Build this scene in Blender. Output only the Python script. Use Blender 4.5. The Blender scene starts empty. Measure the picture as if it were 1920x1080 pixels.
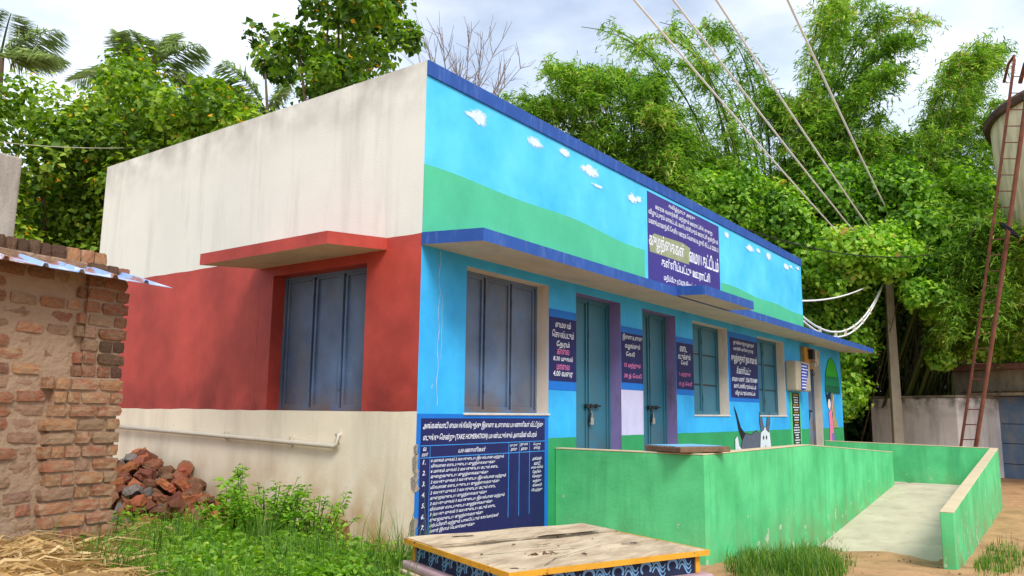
import bpy, math, random
import numpy as np
from mathutils import Vector, Matrix, Euler
random.seed(7); RS = np.random.RandomState(11)
R = math.radians
sc = bpy.context.scene
COL = sc.collection

# ------------------------------------------------------------------ camera
CAMP = Vector((-5.7544, -5.3403, 1.5725))
YAW, PITCH, ROLL, FPX = 0.631853, 0.154541, 0.011299, 1486.53
FW = Vector((math.cos(PITCH)*math.cos(YAW), math.cos(PITCH)*math.sin(YAW), math.sin(PITCH)))
_r = Vector((math.sin(YAW), -math.cos(YAW), 0)); _u = _r.cross(FW)
RT = math.cos(ROLL)*_r + math.sin(ROLL)*_u
UP = -math.sin(ROLL)*_r + math.cos(ROLL)*_u
cam = bpy.data.cameras.new('camera'); cam.sensor_width = 36; cam.lens = FPX/1920*36
cam.clip_start = .05; cam.clip_end = 600
camo = bpy.data.objects.new('camera', cam); COL.objects.link(camo); sc.camera = camo
camo.matrix_world = Matrix(((RT.x, UP.x, -FW.x, CAMP.x), (RT.y, UP.y, -FW.y, CAMP.y), (RT.z, UP.z, -FW.z, CAMP.z), (0, 0, 0, 1)))

def ray(px, py): return FW + RT*((px-960)/FPX) + UP*((540-py)/FPX)
def at(px, py, d): return CAMP + ray(px, py)*d             # photograph pixel + distance -> place
def onz(px, py, z):
    v = ray(px, py); return CAMP + v*((z-CAMP.z)/v.z)

# ------------------------------------------------------------------ sky, sun
SUN = Vector((-.45, -.75, .95)).normalized()
w = bpy.data.worlds.new('World'); sc.world = w; w.use_nodes = True
nt = w.node_tree; nt.nodes.clear()
N = lambda t: nt.nodes.new(t)
out = N('ShaderNodeOutputWorld'); bg = N('ShaderNodeBackground'); bg.inputs[1].default_value = .125
sky = N('ShaderNodeTexSky'); sky.sky_type = 'NISHITA'; sky.sun_disc = False
sky.sun_elevation = math.asin(SUN.z); sky.sun_rotation = math.atan2(SUN.x, SUN.y); sky.dust_density = 2.0
tc = N('ShaderNodeTexCoord'); mp = N('ShaderNodeMapping'); mp.inputs['Scale'].default_value = (1.2, 1.2, 2.6)
mp.inputs['Location'].default_value = (.35, .2, .1)
ns = N('ShaderNodeTexNoise'); ns.inputs['Scale'].default_value = 2.1; ns.inputs['Detail'].default_value = 7; ns.inputs['Roughness'].default_value = .52
rp = N('ShaderNodeValToRGB'); rp.color_ramp.elements[0].position = .36; rp.color_ramp.elements[1].position = .60
rp.color_ramp.elements[0].color = (.42, .42, .42, 1); rp.color_ramp.elements[1].color = (1, 1, 1, 1)
mx = N('ShaderNodeMix'); mx.data_type = 'RGBA'
ns2 = N('ShaderNodeTexNoise'); ns2.inputs['Scale'].default_value = 3.1; ns2.inputs['Detail'].default_value = 5
rp2 = N('ShaderNodeValToRGB'); rp2.color_ramp.elements[0].position = .35; rp2.color_ramp.elements[1].position = .68
rp2.color_ramp.elements[0].color = (5.6, 6.5, 8.0, 1); rp2.color_ramp.elements[1].color = (8.0, 8.3, 8.8, 1)
L = nt.links.new
L(tc.outputs['Generated'], mp.inputs[0]); L(mp.outputs[0], ns.inputs[0]); L(mp.outputs[0], ns2.inputs[0])
L(ns.outputs[0], rp.inputs[0]); L(ns2.outputs[0], rp2.inputs[0])
L(rp.outputs[0], mx.inputs[0]); L(sky.outputs[0], mx.inputs[6]); L(rp2.outputs[0], mx.inputs[7])
L(mx.outputs[2], bg.inputs[0]); L(bg.outputs[0], out.inputs[0])
sl = bpy.data.lights.new('sun', 'SUN'); sl.energy = 2.3; sl.angle = R(22); sl.color = (1, .975, .92)
so = bpy.data.objects.new('sun', sl); COL.objects.link(so); so.location = (0, -10, 20)
so.rotation_euler = SUN.to_track_quat('Z', 'Y').to_euler()
vs = sc.view_settings; vs.view_transform = 'Standard'; vs.look = 'None'; vs.gamma = 1; vs.use_curve_mapping = False
vs.exposure = 0.47
sc.cycles.use_denoising = True
sc.cycles.max_bounces = 8; sc.cycles.transparent_max_bounces = 8

# ------------------------------------------------------------------ helpers
def srgb(r, g, b):
    f = lambda c: ((c/255+.055)/1.055)**2.4 if c > 10 else c/255/12.92
    return (f(r), f(g), f(b))

def mat(name, col, var=.12, vscale=1.5, rough=.85, bump=.15, bscale=45, dirt=0, dirtcol=(.12, .10, .08), streak=(7, 7, .5), dlo=.52, dhi=.75,
        chip=0, chipcol=(.55, .5, .42), chipscale=9, metallic=0, objrand=0, col2=None, spec=.25, low=None, chiplow=None):
    m = bpy.data.materials.new(name); m.use_nodes = True; t = m.node_tree; b = t.nodes['Principled BSDF']
    n = lambda k: t.nodes.new(k); l = t.links.new
    b.inputs['Roughness'].default_value = rough; b.inputs['Metallic'].default_value = metallic
    b.inputs['Specular IOR Level'].default_value = spec
    c = n('ShaderNodeTexCoord'); co = c.outputs['Object']
    if objrand:
        oi = n('ShaderNodeObjectInfo'); vm = n('ShaderNodeVectorMath'); vm.operation = 'SCALE'; vm.inputs[3].default_value = 37
        cv = n('ShaderNodeCombineXYZ'); l(oi.outputs['Random'], cv.inputs[0]); l(oi.outputs['Random'], cv.inputs[2])
        l(cv.outputs[0], vm.inputs[0]); va = n('ShaderNodeVectorMath'); l(co, va.inputs[0]); l(vm.outputs[0], va.inputs[1]); co = va.outputs[0]
    nz = n('ShaderNodeTexNoise'); nz.inputs['Scale'].default_value = vscale; nz.inputs['Detail'].default_value = 8; nz.inputs['Roughness'].default_value = .62
    l(co, nz.inputs[0])
    r = n('ShaderNodeValToRGB'); r.color_ramp.elements[0].position = .3; r.color_ramp.elements[1].position = .7
    a = tuple(x*(1-var) for x in col); z = tuple(min(1, x*(1+var)) for x in (col2 or col))
    r.color_ramp.elements[0].color = (*a, 1); r.color_ramp.elements[1].color = (*z, 1)
    l(nz.outputs[0], r.inputs[0]); cur = r.outputs[0]
    if objrand:
        h = n('ShaderNodeHueSaturation'); mr = n('ShaderNodeMapRange'); mr.inputs[3].default_value = 1-objrand; mr.inputs[4].default_value = 1+objrand
        l(oi.outputs['Random'], mr.inputs[0]); l(mr.outputs[0], h.inputs['Value']); l(cur, h.inputs['Color']); cur = h.outputs[0]
        mr2 = n('ShaderNodeMapRange'); mr2.inputs[3].default_value = .489; mr2.inputs[4].default_value = .511
        m7 = n('ShaderNodeMath'); m7.operation = 'MULTIPLY'; m7.inputs[1].default_value = 7.13
        mf = n('ShaderNodeMath'); mf.operation = 'FRACT'; l(oi.outputs['Random'], m7.inputs[0]); l(m7.outputs[0], mf.inputs[0])
        l(mf.outputs[0], mr2.inputs[0]); l(mr2.outputs[0], h.inputs['Hue'])
    def over(cur, fac, colr):
        x = n('ShaderNodeMix'); x.data_type = 'RGBA'; l(fac, x.inputs[0]); l(cur, x.inputs[6]); x.inputs[7].default_value = (*colr, 1); return x.outputs[2]
    if dirt:
        mpn = n('ShaderNodeMapping'); mpn.inputs['Scale'].default_value = streak; l(co, mpn.inputs[0])
        n2 = n('ShaderNodeTexNoise'); n2.inputs['Scale'].default_value = 1; n2.inputs['Detail'].default_value = 9; n2.inputs['Roughness'].default_value = .68; l(mpn.outputs[0], n2.inputs[0])
        q = n('ShaderNodeMapRange'); q.inputs[1].default_value = dlo; q.inputs[2].default_value = dhi; q.inputs[4].default_value = dirt; l(n2.outputs[0], q.inputs[0])
        cur = over(cur, q.outputs[0], dirtcol)
    if low:                                                     # splash-back soil, stains and deeper tones fading with height: (z0, z1, amount, colour)
        sx = n('ShaderNodeSeparateXYZ'); l(c.outputs['Object'], sx.inputs[0])
        q = n('ShaderNodeMapRange'); q.inputs[1].default_value = low[0]; q.inputs[2].default_value = low[1]; q.inputs[3].default_value = low[2]; q.inputs[4].default_value = 0; l(sx.outputs[2], q.inputs[0])
        n4 = n('ShaderNodeTexNoise'); n4.inputs['Scale'].default_value = 3; n4.inputs['Detail'].default_value = 8; l(co, n4.inputs[0])
        q4 = n('ShaderNodeMapRange'); q4.inputs[1].default_value = .35; q4.inputs[2].default_value = .65; l(n4.outputs[0], q4.inputs[0])
        mm = n('ShaderNodeMath'); mm.operation = 'MULTIPLY'; l(q.outputs[0], mm.inputs[0]); l(q4.outputs[0], mm.inputs[1])
        cur = over(cur, mm.outputs[0], low[3])
    if chip:
        n3 = n('ShaderNodeTexNoise'); n3.inputs['Scale'].default_value = chipscale; n3.inputs['Detail'].default_value = 10; n3.inputs['Roughness'].default_value = .6; l(co, n3.inputs[0])
        q = n('ShaderNodeMapRange'); q.inputs[1].default_value = chip; q.inputs[2].default_value = chip+.03; l(n3.outputs[0], q.inputs[0])
        fac = q.outputs[0]
        if chiplow:                                             # flaking is worse near the foot of the wall
            s2 = n('ShaderNodeSeparateXYZ'); l(c.outputs['Object'], s2.inputs[0])
            q2 = n('ShaderNodeMapRange'); q2.inputs[1].default_value = chiplow[0]; q2.inputs[2].default_value = chiplow[1]; q2.inputs[3].default_value = 0; q2.inputs[4].default_value = .12; l(s2.outputs[2], q2.inputs[0])
            ad = n('ShaderNodeMath'); ad.operation = 'ADD'; ad.inputs[1].default_value = chip; l(q2.outputs[0], ad.inputs[0]); l(ad.outputs[0], q.inputs[1])
            a3 = n('ShaderNodeMath'); a3.operation = 'ADD'; a3.inputs[1].default_value = .03; l(ad.outputs[0], a3.inputs[0]); l(a3.outputs[0], q.inputs[2])
        cur = over(cur, fac, chipcol)
    l(cur, b.inputs['Base Color'])
    if bump:
        nb = n('ShaderNodeTexNoise'); nb.inputs['Scale'].default_value = bscale; nb.inputs['Detail'].default_value = 6; l(co, nb.inputs[0])
        bp = n('ShaderNodeBump'); bp.inputs['Strength'].default_value = bump; bp.inputs['Distance'].default_value = .02; l(nb.outputs[0], bp.inputs['Height']); l(bp.outputs[0], b.inputs['Normal'])
    return m

def leafmat(name, stops, transl=.35, rough=.5):
    m = bpy.data.materials.new(name); m.use_nodes = True; t = m.node_tree; t.nodes.clear()
    n = lambda k: t.nodes.new(k); l = t.links.new
    o = n('ShaderNodeOutputMaterial'); d = n('ShaderNodeBsdfPrincipled'); tr = n('ShaderNodeBsdfTranslucent'); mxs = n('ShaderNodeMixShader')
    d.inputs['Roughness'].default_value = rough; d.inputs['Specular IOR Level'].default_value = .3
    a = n('ShaderNodeAttribute'); a.attribute_name = 'tint'; r = n('ShaderNodeValToRGB'); cr = r.color_ramp
    cr.elements[0].position = stops[0][0]; cr.elements[0].color = (*stops[0][1], 1)
    cr.elements[1].position = stops[-1][0]; cr.elements[1].color = (*stops[-1][1], 1)
    for p, c in stops[1:-1]: e = cr.elements.new(p); e.color = (*c, 1)
    l(a.outputs['Fac'], r.inputs[0]); l(r.outputs[0], d.inputs['Base Color'])
    g = n('ShaderNodeHueSaturation'); g.inputs['Value'].default_value = 1.5; g.inputs['Saturation'].default_value = 1.1; l(r.outputs[0], g.inputs['Color']); l(g.outputs[0], tr.inputs[0])
    mxs.inputs[0].default_value = transl; l(d.outputs[0], mxs.inputs[1]); l(tr.outputs[0], mxs.inputs[2]); l(mxs.outputs[0], o.inputs[0])
    return m

class MB:
    def __init__(s): s.v = []; s.f = []; s.mi = []
    def add(s, vs, fs, mi=0):
        k = len(s.v); s.v += [tuple(q) for q in vs]; s.f += [tuple(i+k for i in q) for q in fs]; s.mi += [mi]*len(fs); return s
    def box(s, x0, x1, y0, y1, z0, z1, mi=0):
        return s.add([(x0,y0,z0),(x1,y0,z0),(x1,y1,z0),(x0,y1,z0),(x0,y0,z1),(x1,y0,z1),(x1,y1,z1),(x0,y1,z1)],
                     [(0,3,2,1),(4,5,6,7),(0,1,5,4),(1,2,6,5),(2,3,7,6),(3,0,4,7)], mi)
    def prism(s, pts, y0, y1, mi=0):                        # pts in (x,z), extruded along y
        n = len(pts)
        s.add([(x,y0,z) for x,z in pts]+[(x,y1,z) for x,z in pts],
              [tuple(range(n-1,-1,-1)), tuple(range(n,2*n))]+[(i,(i+1)%n,n+(i+1)%n,n+i) for i in range(n)], mi); return s
    def tube(s, pts, rad, sides=6, mi=0):
        pts = [Vector(p) for p in pts]; rad = rad if isinstance(rad, (list, tuple)) else [rad]*len(pts)
        vs = []; fs = []; ref = Vector((.31, .17, .93))
        for i, p in enumerate(pts):
            d = (pts[min(i+1,len(pts)-1)]-pts[max(i-1,0)]).normalized()
            a = d.cross(ref)
            if a.length < .05: a = d.cross(Vector((1,0,0)))
            a.normalize(); b = d.cross(a)
            for k in range(sides):
                t = 2*math.pi*k/sides; vs.append(p+rad[i]*(math.cos(t)*a+math.sin(t)*b))
        for i in range(len(pts)-1):
            for k in range(sides): fs.append((i*sides+k, i*sides+(k+1)%sides, (i+1)*sides+(k+1)%sides, (i+1)*sides+k))
        fs.append(tuple(range(sides-1,-1,-1))); fs.append(tuple((len(pts)-1)*sides+k for k in range(sides)))
        return s.add(vs, fs, mi)
    def xf(s, M):
        s.v = [tuple(M @ Vector(v)) for v in s.v]; return s
    def build(s, name, mats, parent=None, bevel=0, smooth=False):
        me = bpy.data.meshes.new(name); me.from_pydata(s.v, [], s.f)
        for m in (mats if isinstance(mats, (list, tuple)) else [mats]): me.materials.append(m)
        if any(s.mi): me.polygons.foreach_set('material_index', s.mi)
        if smooth: me.polygons.foreach_set('use_smooth', [True]*len(me.polygons))
        o = bpy.data.objects.new(name, me); COL.objects.link(o)
        if bevel:
            b = o.modifiers.new('bevel', 'BEVEL'); b.width = bevel; b.segments = 2; b.limit_method = 'ANGLE'
        if parent: adopt(o, parent)
        return o
def adopt(o, p):
    M = Matrix.Translation(p.location) @ p.rotation_euler.to_matrix().to_4x4() if p.type == 'EMPTY' else Matrix.Identity(4)
    if p.parent is None and p.type != 'EMPTY': M = Matrix.Translation(p.location) @ p.rotation_euler.to_matrix().to_4x4()
    o.parent = p; o.matrix_parent_inverse = M.inverted(); return o
def sub(o, p): o.parent = p; return o      # part mesh sits at identity under its thing: keep the same frame
def tag(o, label, cat, group=None):
    o['label'] = label; o['category'] = cat
    if group: o['group'] = group
    return o
def thing(name, label, cat, loc=(0,0,0), group=None):
    o = bpy.data.objects.new(name, None); COL.objects.link(o); o.location = loc; o.empty_display_size = .2
    return tag(o, label, cat, group)
def struct(o): o['kind'] = 'structure'; return o
def npmesh(name, V, F, m, parent=None, tint=None, smooth=False):
    me = bpy.data.meshes.new(name)
    V = np.asarray(V, np.float32); F = np.asarray(F, np.int32); k = F.shape[1]
    me.vertices.add(len(V)); me.vertices.foreach_set('co', V.ravel())
    me.loops.add(F.size); me.loops.foreach_set('vertex_index', F.ravel())
    me.polygons.add(len(F)); me.polygons.foreach_set('loop_start', np.arange(0, F.size, k, dtype=np.int32))
    me.update(calc_edges=True)
    if tint is not None:
        a = me.attributes.new('tint', 'FLOAT', 'FACE'); a.data.foreach_set('value', np.asarray(tint, np.float32))
    if smooth: me.polygons.foreach_set('use_smooth', np.ones(len(F), bool))
    me.materials.append(m); o = bpy.data.objects.new(name, me); COL.objects.link(o)
    if parent: adopt(o, parent)
    return o
def nrm(a): return a/np.maximum(np.linalg.norm(a, axis=1, keepdims=True), 1e-6)
def leafgeo(P, Nn, size, asp, fold=.25, tdir=None, rs=RS):
    """one folded leaf of two triangles per point; Nn = face normals, tdir = the way the tip points"""
    n = len(P); Nn = nrm(Nn); T = rs.normal(size=(n,3)) if tdir is None else tdir
    T = nrm(T-Nn*np.sum(T*Nn,1,keepdims=True)); S = np.cross(Nn, T)
    L = size[:,None]; W = L*asp*.5
    base = P-T*L*.5; tip = P+T*L*.5-Nn*L*.12; mid = P-T*L*.08
    a = mid+S*W+Nn*L*fold*asp; b = mid-S*W+Nn*L*fold*asp
    V = np.stack([base,a,tip,b],1).reshape(-1,3)
    i = np.arange(n)*4; F = np.stack([np.stack([i,i+1,i+2],1),np.stack([i,i+2,i+3],1)],1).reshape(-1,3)
    return V, F

# ------------------------------------------------------------------ materials
CREAM = mat('cream_wall_paint', srgb(232,220,196), .05, .9, bump=.12, dirt=.45, dirtcol=(.34,.29,.22), streak=(2.2,2.2,.45), dlo=.47, dhi=.78,
            chip=.70, chipcol=(.22,.19,.15), chipscale=13, low=(.15,1.15,1.35,(.52,.34,.16)))
CREAMU = mat('cream_upper_paint', srgb(222,223,212), .05, .8, bump=.12, dirt=.42, dirtcol=(.30,.28,.24), streak=(3.2,3.2,.30), dlo=.50, dhi=.80, chip=.735, chipcol=(.17,.15,.13), chipscale=4, low=(5.2,4.55,.55,(.24,.22,.19)))
REDP = mat('red_wall_paint', srgb(156,54,42), .16, 1.1, rough=.62, bump=.1, dirt=.35, dirtcol=srgb(130,42,34), streak=(2.5,2.5,.7), dlo=.50, dhi=.80, col2=srgb(182,70,58), low=(1.55,2.1,.8,srgb(116,32,28)), chip=.76, chipcol=(.5,.4,.35), spec=.4)  # deeper red towards the bottom of the band
BLUEL = mat('light_blue_paint', srgb(34,158,226), .14, 1.2, rough=.6, bump=.08, dirt=.4, col2=srgb(54,176,238), dirtcol=srgb(84,150,182), streak=(16,16,.35), dlo=.48, dhi=.72, chip=.70, chipcol=(.45,.6,.7), chipscale=7, spec=.3)
BLUEM = mat('mid_blue_paint', srgb(22,108,196), .1, 2, rough=.6, bump=.08, chip=.72, chipcol=(.4,.45,.5))
BLUED = mat('dark_blue_paint', srgb(42,82,156), .15, 2.2, rough=.7, bump=.15, dirt=.5, dirtcol=srgb(104,132,186), streak=(9,9,2), dlo=.52, dhi=.75, chip=.70, chipcol=srgb(35,40,75), chipscale=7)
NAVY = mat('navy_notice_paint', srgb(30,33,86), .14, 2.5, rough=.6, bump=.08, dirt=.35, dirtcol=srgb(75,80,120), streak=(8,8,.8), dlo=.56, dhi=.8, chip=.745, chipcol=(.4,.4,.45), chipscale=14)
PURP = mat('purple_board_paint', srgb(62,54,128), .12, 2, rough=.6, bump=.08, dirt=.3, dirtcol=srgb(100,95,150), streak=(8,8,.8), dlo=.55, dhi=.8)
WHITEL = mat('white_lettering', srgb(222,226,236), .12, 6, rough=.7, bump=0)
PINKL = mat('pink_lettering', srgb(216,120,170), .12, 6, rough=.7, bump=0)
OLIVE = mat('faded_olive_paint', srgb(148,156,120), .14, 4, rough=.7, bump=0)
GREENB = mat('green_skirting_paint', srgb(48,148,92), .14, 2, rough=.7, bump=.1, chip=.70, chipcol=srgb(150,190,160))
LILAC = mat('lilac_paint', srgb(192,190,222), .08, 2, rough=.7, bump=.08, dirt=.5, dirtcol=(.25,.24,.24), streak=(4,4,1.5), dlo=.5, dhi=.75)
PURJ = mat('purple_jamb_paint', srgb(132,118,172), .1, 2, rough=.7, bump=.1, dirt=.75, dirtcol=(.13,.11,.12), streak=(5,5,1.5), dlo=.5, dhi=.68)
REVEAL = mat('cream_reveal', srgb(206,196,184), .07, 2, bump=.12, dirt=.45, dirtcol=(.24,.21,.19), streak=(5,5,1.2), dlo=.5, dhi=.75)
SOFFIT = mat('cream_soffit', srgb(196,184,166), .09, 1.6, bump=.15, dirt=.45, dirtcol=(.25,.21,.17), streak=(2.5,2.5,2.5), dlo=.5, dhi=.75, chip=.75, chipcol=(.1,.09,.08))
STEELB = mat('blue_steel_shutter', srgb(66,86,118), .22, 1.3, rough=.5, bump=.05, dirt=.6, col2=srgb(90,116,150), dirtcol=srgb(104,106,108), streak=(2.2,2.2,1.2), dlo=.46, dhi=.66, low=(1.55,1.85,.8,srgb(110,84,52)), spec=.5, chip=.70, chipcol=srgb(120,90,55), chipscale=6)
STEELT = mat('teal_steel_door', srgb(44,108,130), .16, 1.4, rough=.5, bump=.05, dirt=.55, dirtcol=srgb(80,96,102), streak=(5,5,.8), dlo=.48, dhi=.72, low=(.9,1.5,.6,srgb(88,80,66)), spec=.5, chip=.73, chipcol=srgb(90,75,60), chipscale=14)
DARKM = mat('dark_steel_and_gap_shade', (.02,.022,.025), .2, 6, rough=.5, bump=.05)
BRASS = mat('steel_padlock', (.55,.53,.48), .2, 9, rough=.35, bump=0, metallic=.8)
MURSKY = mat('mural_sky_paint', srgb(58,184,238), .1, .8, rough=.6, bump=.06, col2=srgb(96,206,246), dirt=.25, dirtcol=srgb(120,214,240), streak=(1.5,1.5,1.5), dlo=.48, dhi=.7, chip=.75, chipcol=srgb(130,200,220))
MURGRN = mat('mural_green_paint', srgb(78,186,142), .12, 1.2, rough=.6, bump=.06, dirt=.35, dirtcol=srgb(100,200,150), streak=(2,2,2), dlo=.5, dhi=.7, chip=.75, chipcol=srgb(150,220,180))
GREENR = mat('green_ramp_paint', srgb(72,184,112), .14, 1.1, rough=.72, bump=.14, bscale=30, dirt=.5, dirtcol=srgb(56,140,90), streak=(4,4,.45), dlo=.48, dhi=.72, chip=.60, chipcol=srgb(172,190,164), chipscale=5.5, chiplow=(0,.75), low=(-.4,.45,.95,srgb(128,138,92)), col2=srgb(98,202,134))
CONCRETE = mat('worn_concrete', srgb(196,184,160), .14, 1.6, bump=.3, bscale=60, dirt=.4, dirtcol=srgb(140,125,100), streak=(2,2,2), dlo=.5, dhi=.7)
COPING = mat('cream_coping', srgb(202,184,150), .08, 3, bump=.2, dirt=.3, dirtcol=(.3,.25,.18), streak=(4,4,4))
WHITEP = mat('white_pipe', srgb(196,188,170), .08, 4, rough=.5, bump=0, dirt=.5, dirtcol=(.3,.27,.22), streak=(8,2,8))

# ------------------------------------------------------------------ ground
def sst(a, b, x): t = np.clip((x-a)/(b-a), 0, 1); return t*t*(3-2*t)
def gz(x, y):
    x = np.asarray(x, float); y = np.asarray(y, float)
    g = -.33*sst(2.2, 6.6, x)
    g = g + .30*(1-sst(-1.0, .3, x))*sst(-2.6, -.2, y) + .14*(1-sst(-3.2, -1.8, x))*sst(-1.6, .6, y)
    g = g + .012*np.sin(x*5.1+y*2.3)+.010*np.sin(x*2.2-y*6.7)
    return g
gv = []; gf = []
xs = np.concatenate([[-400,-120,-40,-20,-12], np.arange(-8, 20.01, .14), [24,30,40,60,120,400]])
ys = np.concatenate([[-400,-120,-40,-20,-12], np.arange(-8, 10.01, .14), [14,20,30,50,120,400]])
X, Y = np.meshgrid(xs, ys, indexing='ij'); Z = gz(X, Y)
near = (X > -8.1) & (X < 20.1) & (Y > -8.1) & (Y < 10.1)
Z = Z + near*RS.normal(0, .006, Z.shape)
ii = np.arange(X.size).reshape(X.shape)
GF = np.stack([ii[:-1,:-1], ii[1:,:-1], ii[1:,1:], ii[:-1,1:]], -1).reshape(-1,4)
SOIL = mat('sandy_soil', srgb(178,138,98), .2, 1.3, bump=.6, bscale=26, dirt=.6, dirtcol=srgb(120,90,62), streak=(3,3,3), dlo=.5, dhi=.68, chip=.72, chipcol=srgb(205,180,140), chipscale=22)
struct(npmesh('ground', np.stack([X,Y,Z],-1).reshape(-1,3), GF, SOIL, smooth=True))

# ------------------------------------------------------------------ the painted building
H0, HS, HL, HC, HT = -.5, 1.557, 3.11, 3.345, 5.18      # base, sill, lintel, sunshade, parapet top
XE, XP, YB = 16.15, 13.0, 6.53                           # facade end, parapet end, back
bld = thing('childcare_building', 'long single-storey cream and red building with bright blue painted front and mural parapet', 'building', (0,0,0))

def shell(name, holes, ucuts, zcuts, mats, cellmat, revmat, depth, side, wobz=()):
    mb = MB(); us = sorted(set(ucuts+[h[i] for h in holes for i in (0,1)])); zs = sorted(set(zcuts+[h[i] for h in holes for i in (2,3)]))
    wob = lambda u, z: z+(.004*math.sin(u*3.3+z*5)+.003*math.sin(u*11+z))*any(abs(z-q) < 1e-6 for q in wobz)*(not any(h[0]-.02 < u < h[1]+.02 for h in holes))
    P = (lambda u, d, z: (u, d, wob(u,z))) if side == 'front' else (lambda u, d, z: (d, u, wob(u,z)))
    hole = lambda u, z: next((h for h in holes if h[0] < u < h[1] and h[2] < z < h[3]), None)
    for a, b in zip(us, us[1:]):
        for c, d in zip(zs, zs[1:]):
            um, zm = (a+b)/2, (c+d)/2
            if hole(um, zm) or cellmat(um, zm) is None: continue
            q = [P(a,0,c),P(b,0,c),P(b,0,d),P(a,0,d)]
            mb.add(q, [(0,1,2,3) if side == 'front' else (3,2,1,0)], cellmat(um, zm))
    for h in holes:
        a, b, c, d = h[:4]; r = revmat(h)
        for q in ([(a,0,c),(a,0,d),(a,depth,d),(a,depth,c)], [(b,0,c),(b,depth,c),(b,depth,d),(b,0,d)], [(a,0,c),(a,depth,c),(b,depth,c),(b,0,c)], [(a,0,d),(b,0,d),(b,depth,d),(a,depth,d)]):
            qq = [P(*k) for k in q]; mb.add(qq if side == 'front' else qq[::-1], [(0,1,2,3)], r)
    return mb.build(name, mats, bld)

DB = .45   # bottom of doors
FH = [(.72,2.31,HS,HL,'w1'), (2.95,4.15,DB,HL,'d1'), (4.82,5.98,DB,HL,'d2'), (6.65,8.19,HS,HL,'w2'), (9.80,11.48,HS,HL,'w3'), (13.12,14.24,DB-.1,HL,'d3')]
ZG = 1.262
def front_mat(u, z):
    if z > HC-.06: return None if u > XP else 8     # mural zone is laid as its own parts
    if u < 2.31: return 0
    if z < ZG: return 1
    if 4.15 < u < 4.82 and z < 1.93: return 2
    return 0
shell('front_wall', FH, [0,2.31,2.95,4.15,4.82,XP,XE]+[.155*i for i in range(1,104)], [H0,ZG,1.93,HC-.06,HC+.02,HT], [BLUEL,GREENB,LILAC,REVEAL,PURJ,BLUEM,CREAMU,NAVY,MURSKY],
      front_mat, lambda h: {'w1':3,'d1':4,'d2':4,'w2':3,'w3':3,'d3':3}[h[4]], .295, 'front', (ZG,))
SH = [(.775,2.34,HS,HL,'s1')]
shell('side_wall', SH, [0,YB]+[.13*i for i in range(1,50)], [H0,HS,HC,HT], [CREAM,REDP,CREAMU], lambda u, z: 0 if z < HS else (1 if z < HC else 2), lambda h: 1, .295, 'side', (HS,HC))
MB().add([(0,YB,H0),(XE,YB,H0),(XE,YB,HC),(XP,YB,HC),(XP,YB,HT),(0,YB,HT)], [(0,1,2,3,4,5)][::-1]).add([(XE,0,H0),(XE,YB,H0),(XE,YB,HC),(XE,0,HC)], [(0,1,2,3)]) \
    .add([(XP,0,HC),(XP,YB,HC),(XP,YB,HT),(XP,0,HT)], [(0,1,2,3)]).build('rear_wall', CREAM, bld)
MB().box(.21,XP-.21,.21,YB-.21,4.2,4.3).box(XP+.004,XE-.004,.004,YB-.004,HC-.12,HC-.002).build('roof', CONCRETE, bld)
MB().box(.004,.2,.2,YB-.2,4.3,HT-.003).box(.004,XP-.004,YB-.2,YB-.004,4.3,HT-.003).box(XP-.2,XP-.004,.2,YB-.2,4.3,HT-.003).box(.2,XP-.2,.004,.2,4.3,HT-.003).build('parapet', CREAMU, bld)
MB().box(.002,XP+.01,-.022,-.0015,5.015,HT+.004).build('parapet_coping', BLUED, bld, bevel=.008)

# the mural band: sky panels with painted hills and clouds, two panels beside the name board
def hill(x, base): return base+.03*math.sin(x*.9)+.02*math.sin(x*2.3+1)
for (a, b, base) in ((0.0, 4.93, 4.045), (7.98, XP, 3.90)):
    k = 40; xsn = [a+(b-a)*i/k for i in range(k+1)]
    mb = MB()
    for p, q in zip(xsn, xsn[1:]):
        mb.add([(p,-.004,HC-.09),(q,-.004,HC-.09),(q,-.004,hill(q,base)),(p,-.004,hill(p,base))], [(0,1,2,3)])
    mb.build('painted_hill', MURGRN, bld)
def blobpoly(cx, cz, w_, h_, seed, y=-.005):
    rr = random.Random(seed); n = 26; pts = []
    for i in range(n):
        t = 2*math.pi*i/n; r = 1+.22*math.sin(3*t+rr.random()*6)+.12*math.sin(5*t+rr.random()*6)
        z = math.sin(t)*r; z = z if z > 0 else z*.45
        pts.append((cx+w_*.5*math.cos(t)*r, y, cz+h_*.5*z))
    return pts
CLOUDP = mat('mural_cloud_paint', srgb(206,228,240), .1, 5, rough=.7, bump=0)
t_ = CLOUDP.node_tree; n_ = t_.nodes.new; c_ = n_('ShaderNodeTexCoord'); v_ = n_('ShaderNodeVectorMath'); v_.operation = 'SUBTRACT'; v_.inputs[1].default_value = (.5,.5,.5)
s_ = n_('ShaderNodeVectorMath'); s_.operation = 'MULTIPLY'; s_.inputs[1].default_value = (2,0,2); l_ = n_('ShaderNodeVectorMath'); l_.operation = 'LENGTH'
z_ = n_('ShaderNodeTexNoise'); z_.inputs['Scale'].default_value = 14; z_.inputs['Detail'].default_value = 5
a_ = n_('ShaderNodeMath'); a_.operation = 'MULTIPLY_ADD'; a_.inputs[1].default_value = 1.1; m_ = n_('ShaderNodeMapRange'); m_.inputs[1].default_value = 1.45; m_.inputs[2].default_value = 1.05
for p, q in ((c_.outputs['Generated'], v_.inputs[0]), (v_.outputs[0], s_.inputs[0]), (s_.outputs[0], l_.inputs[0]), (c_.outputs['Object'], z_.inputs[0]), (z_.outputs[0], a_.inputs[0]), (l_.outputs['Value'], a_.inputs[2]), (a_.outputs[0], m_.inputs[0]), (m_.outputs[0], t_.nodes['Principled BSDF'].inputs['Alpha'])): t_.links.new(p, q)
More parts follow.
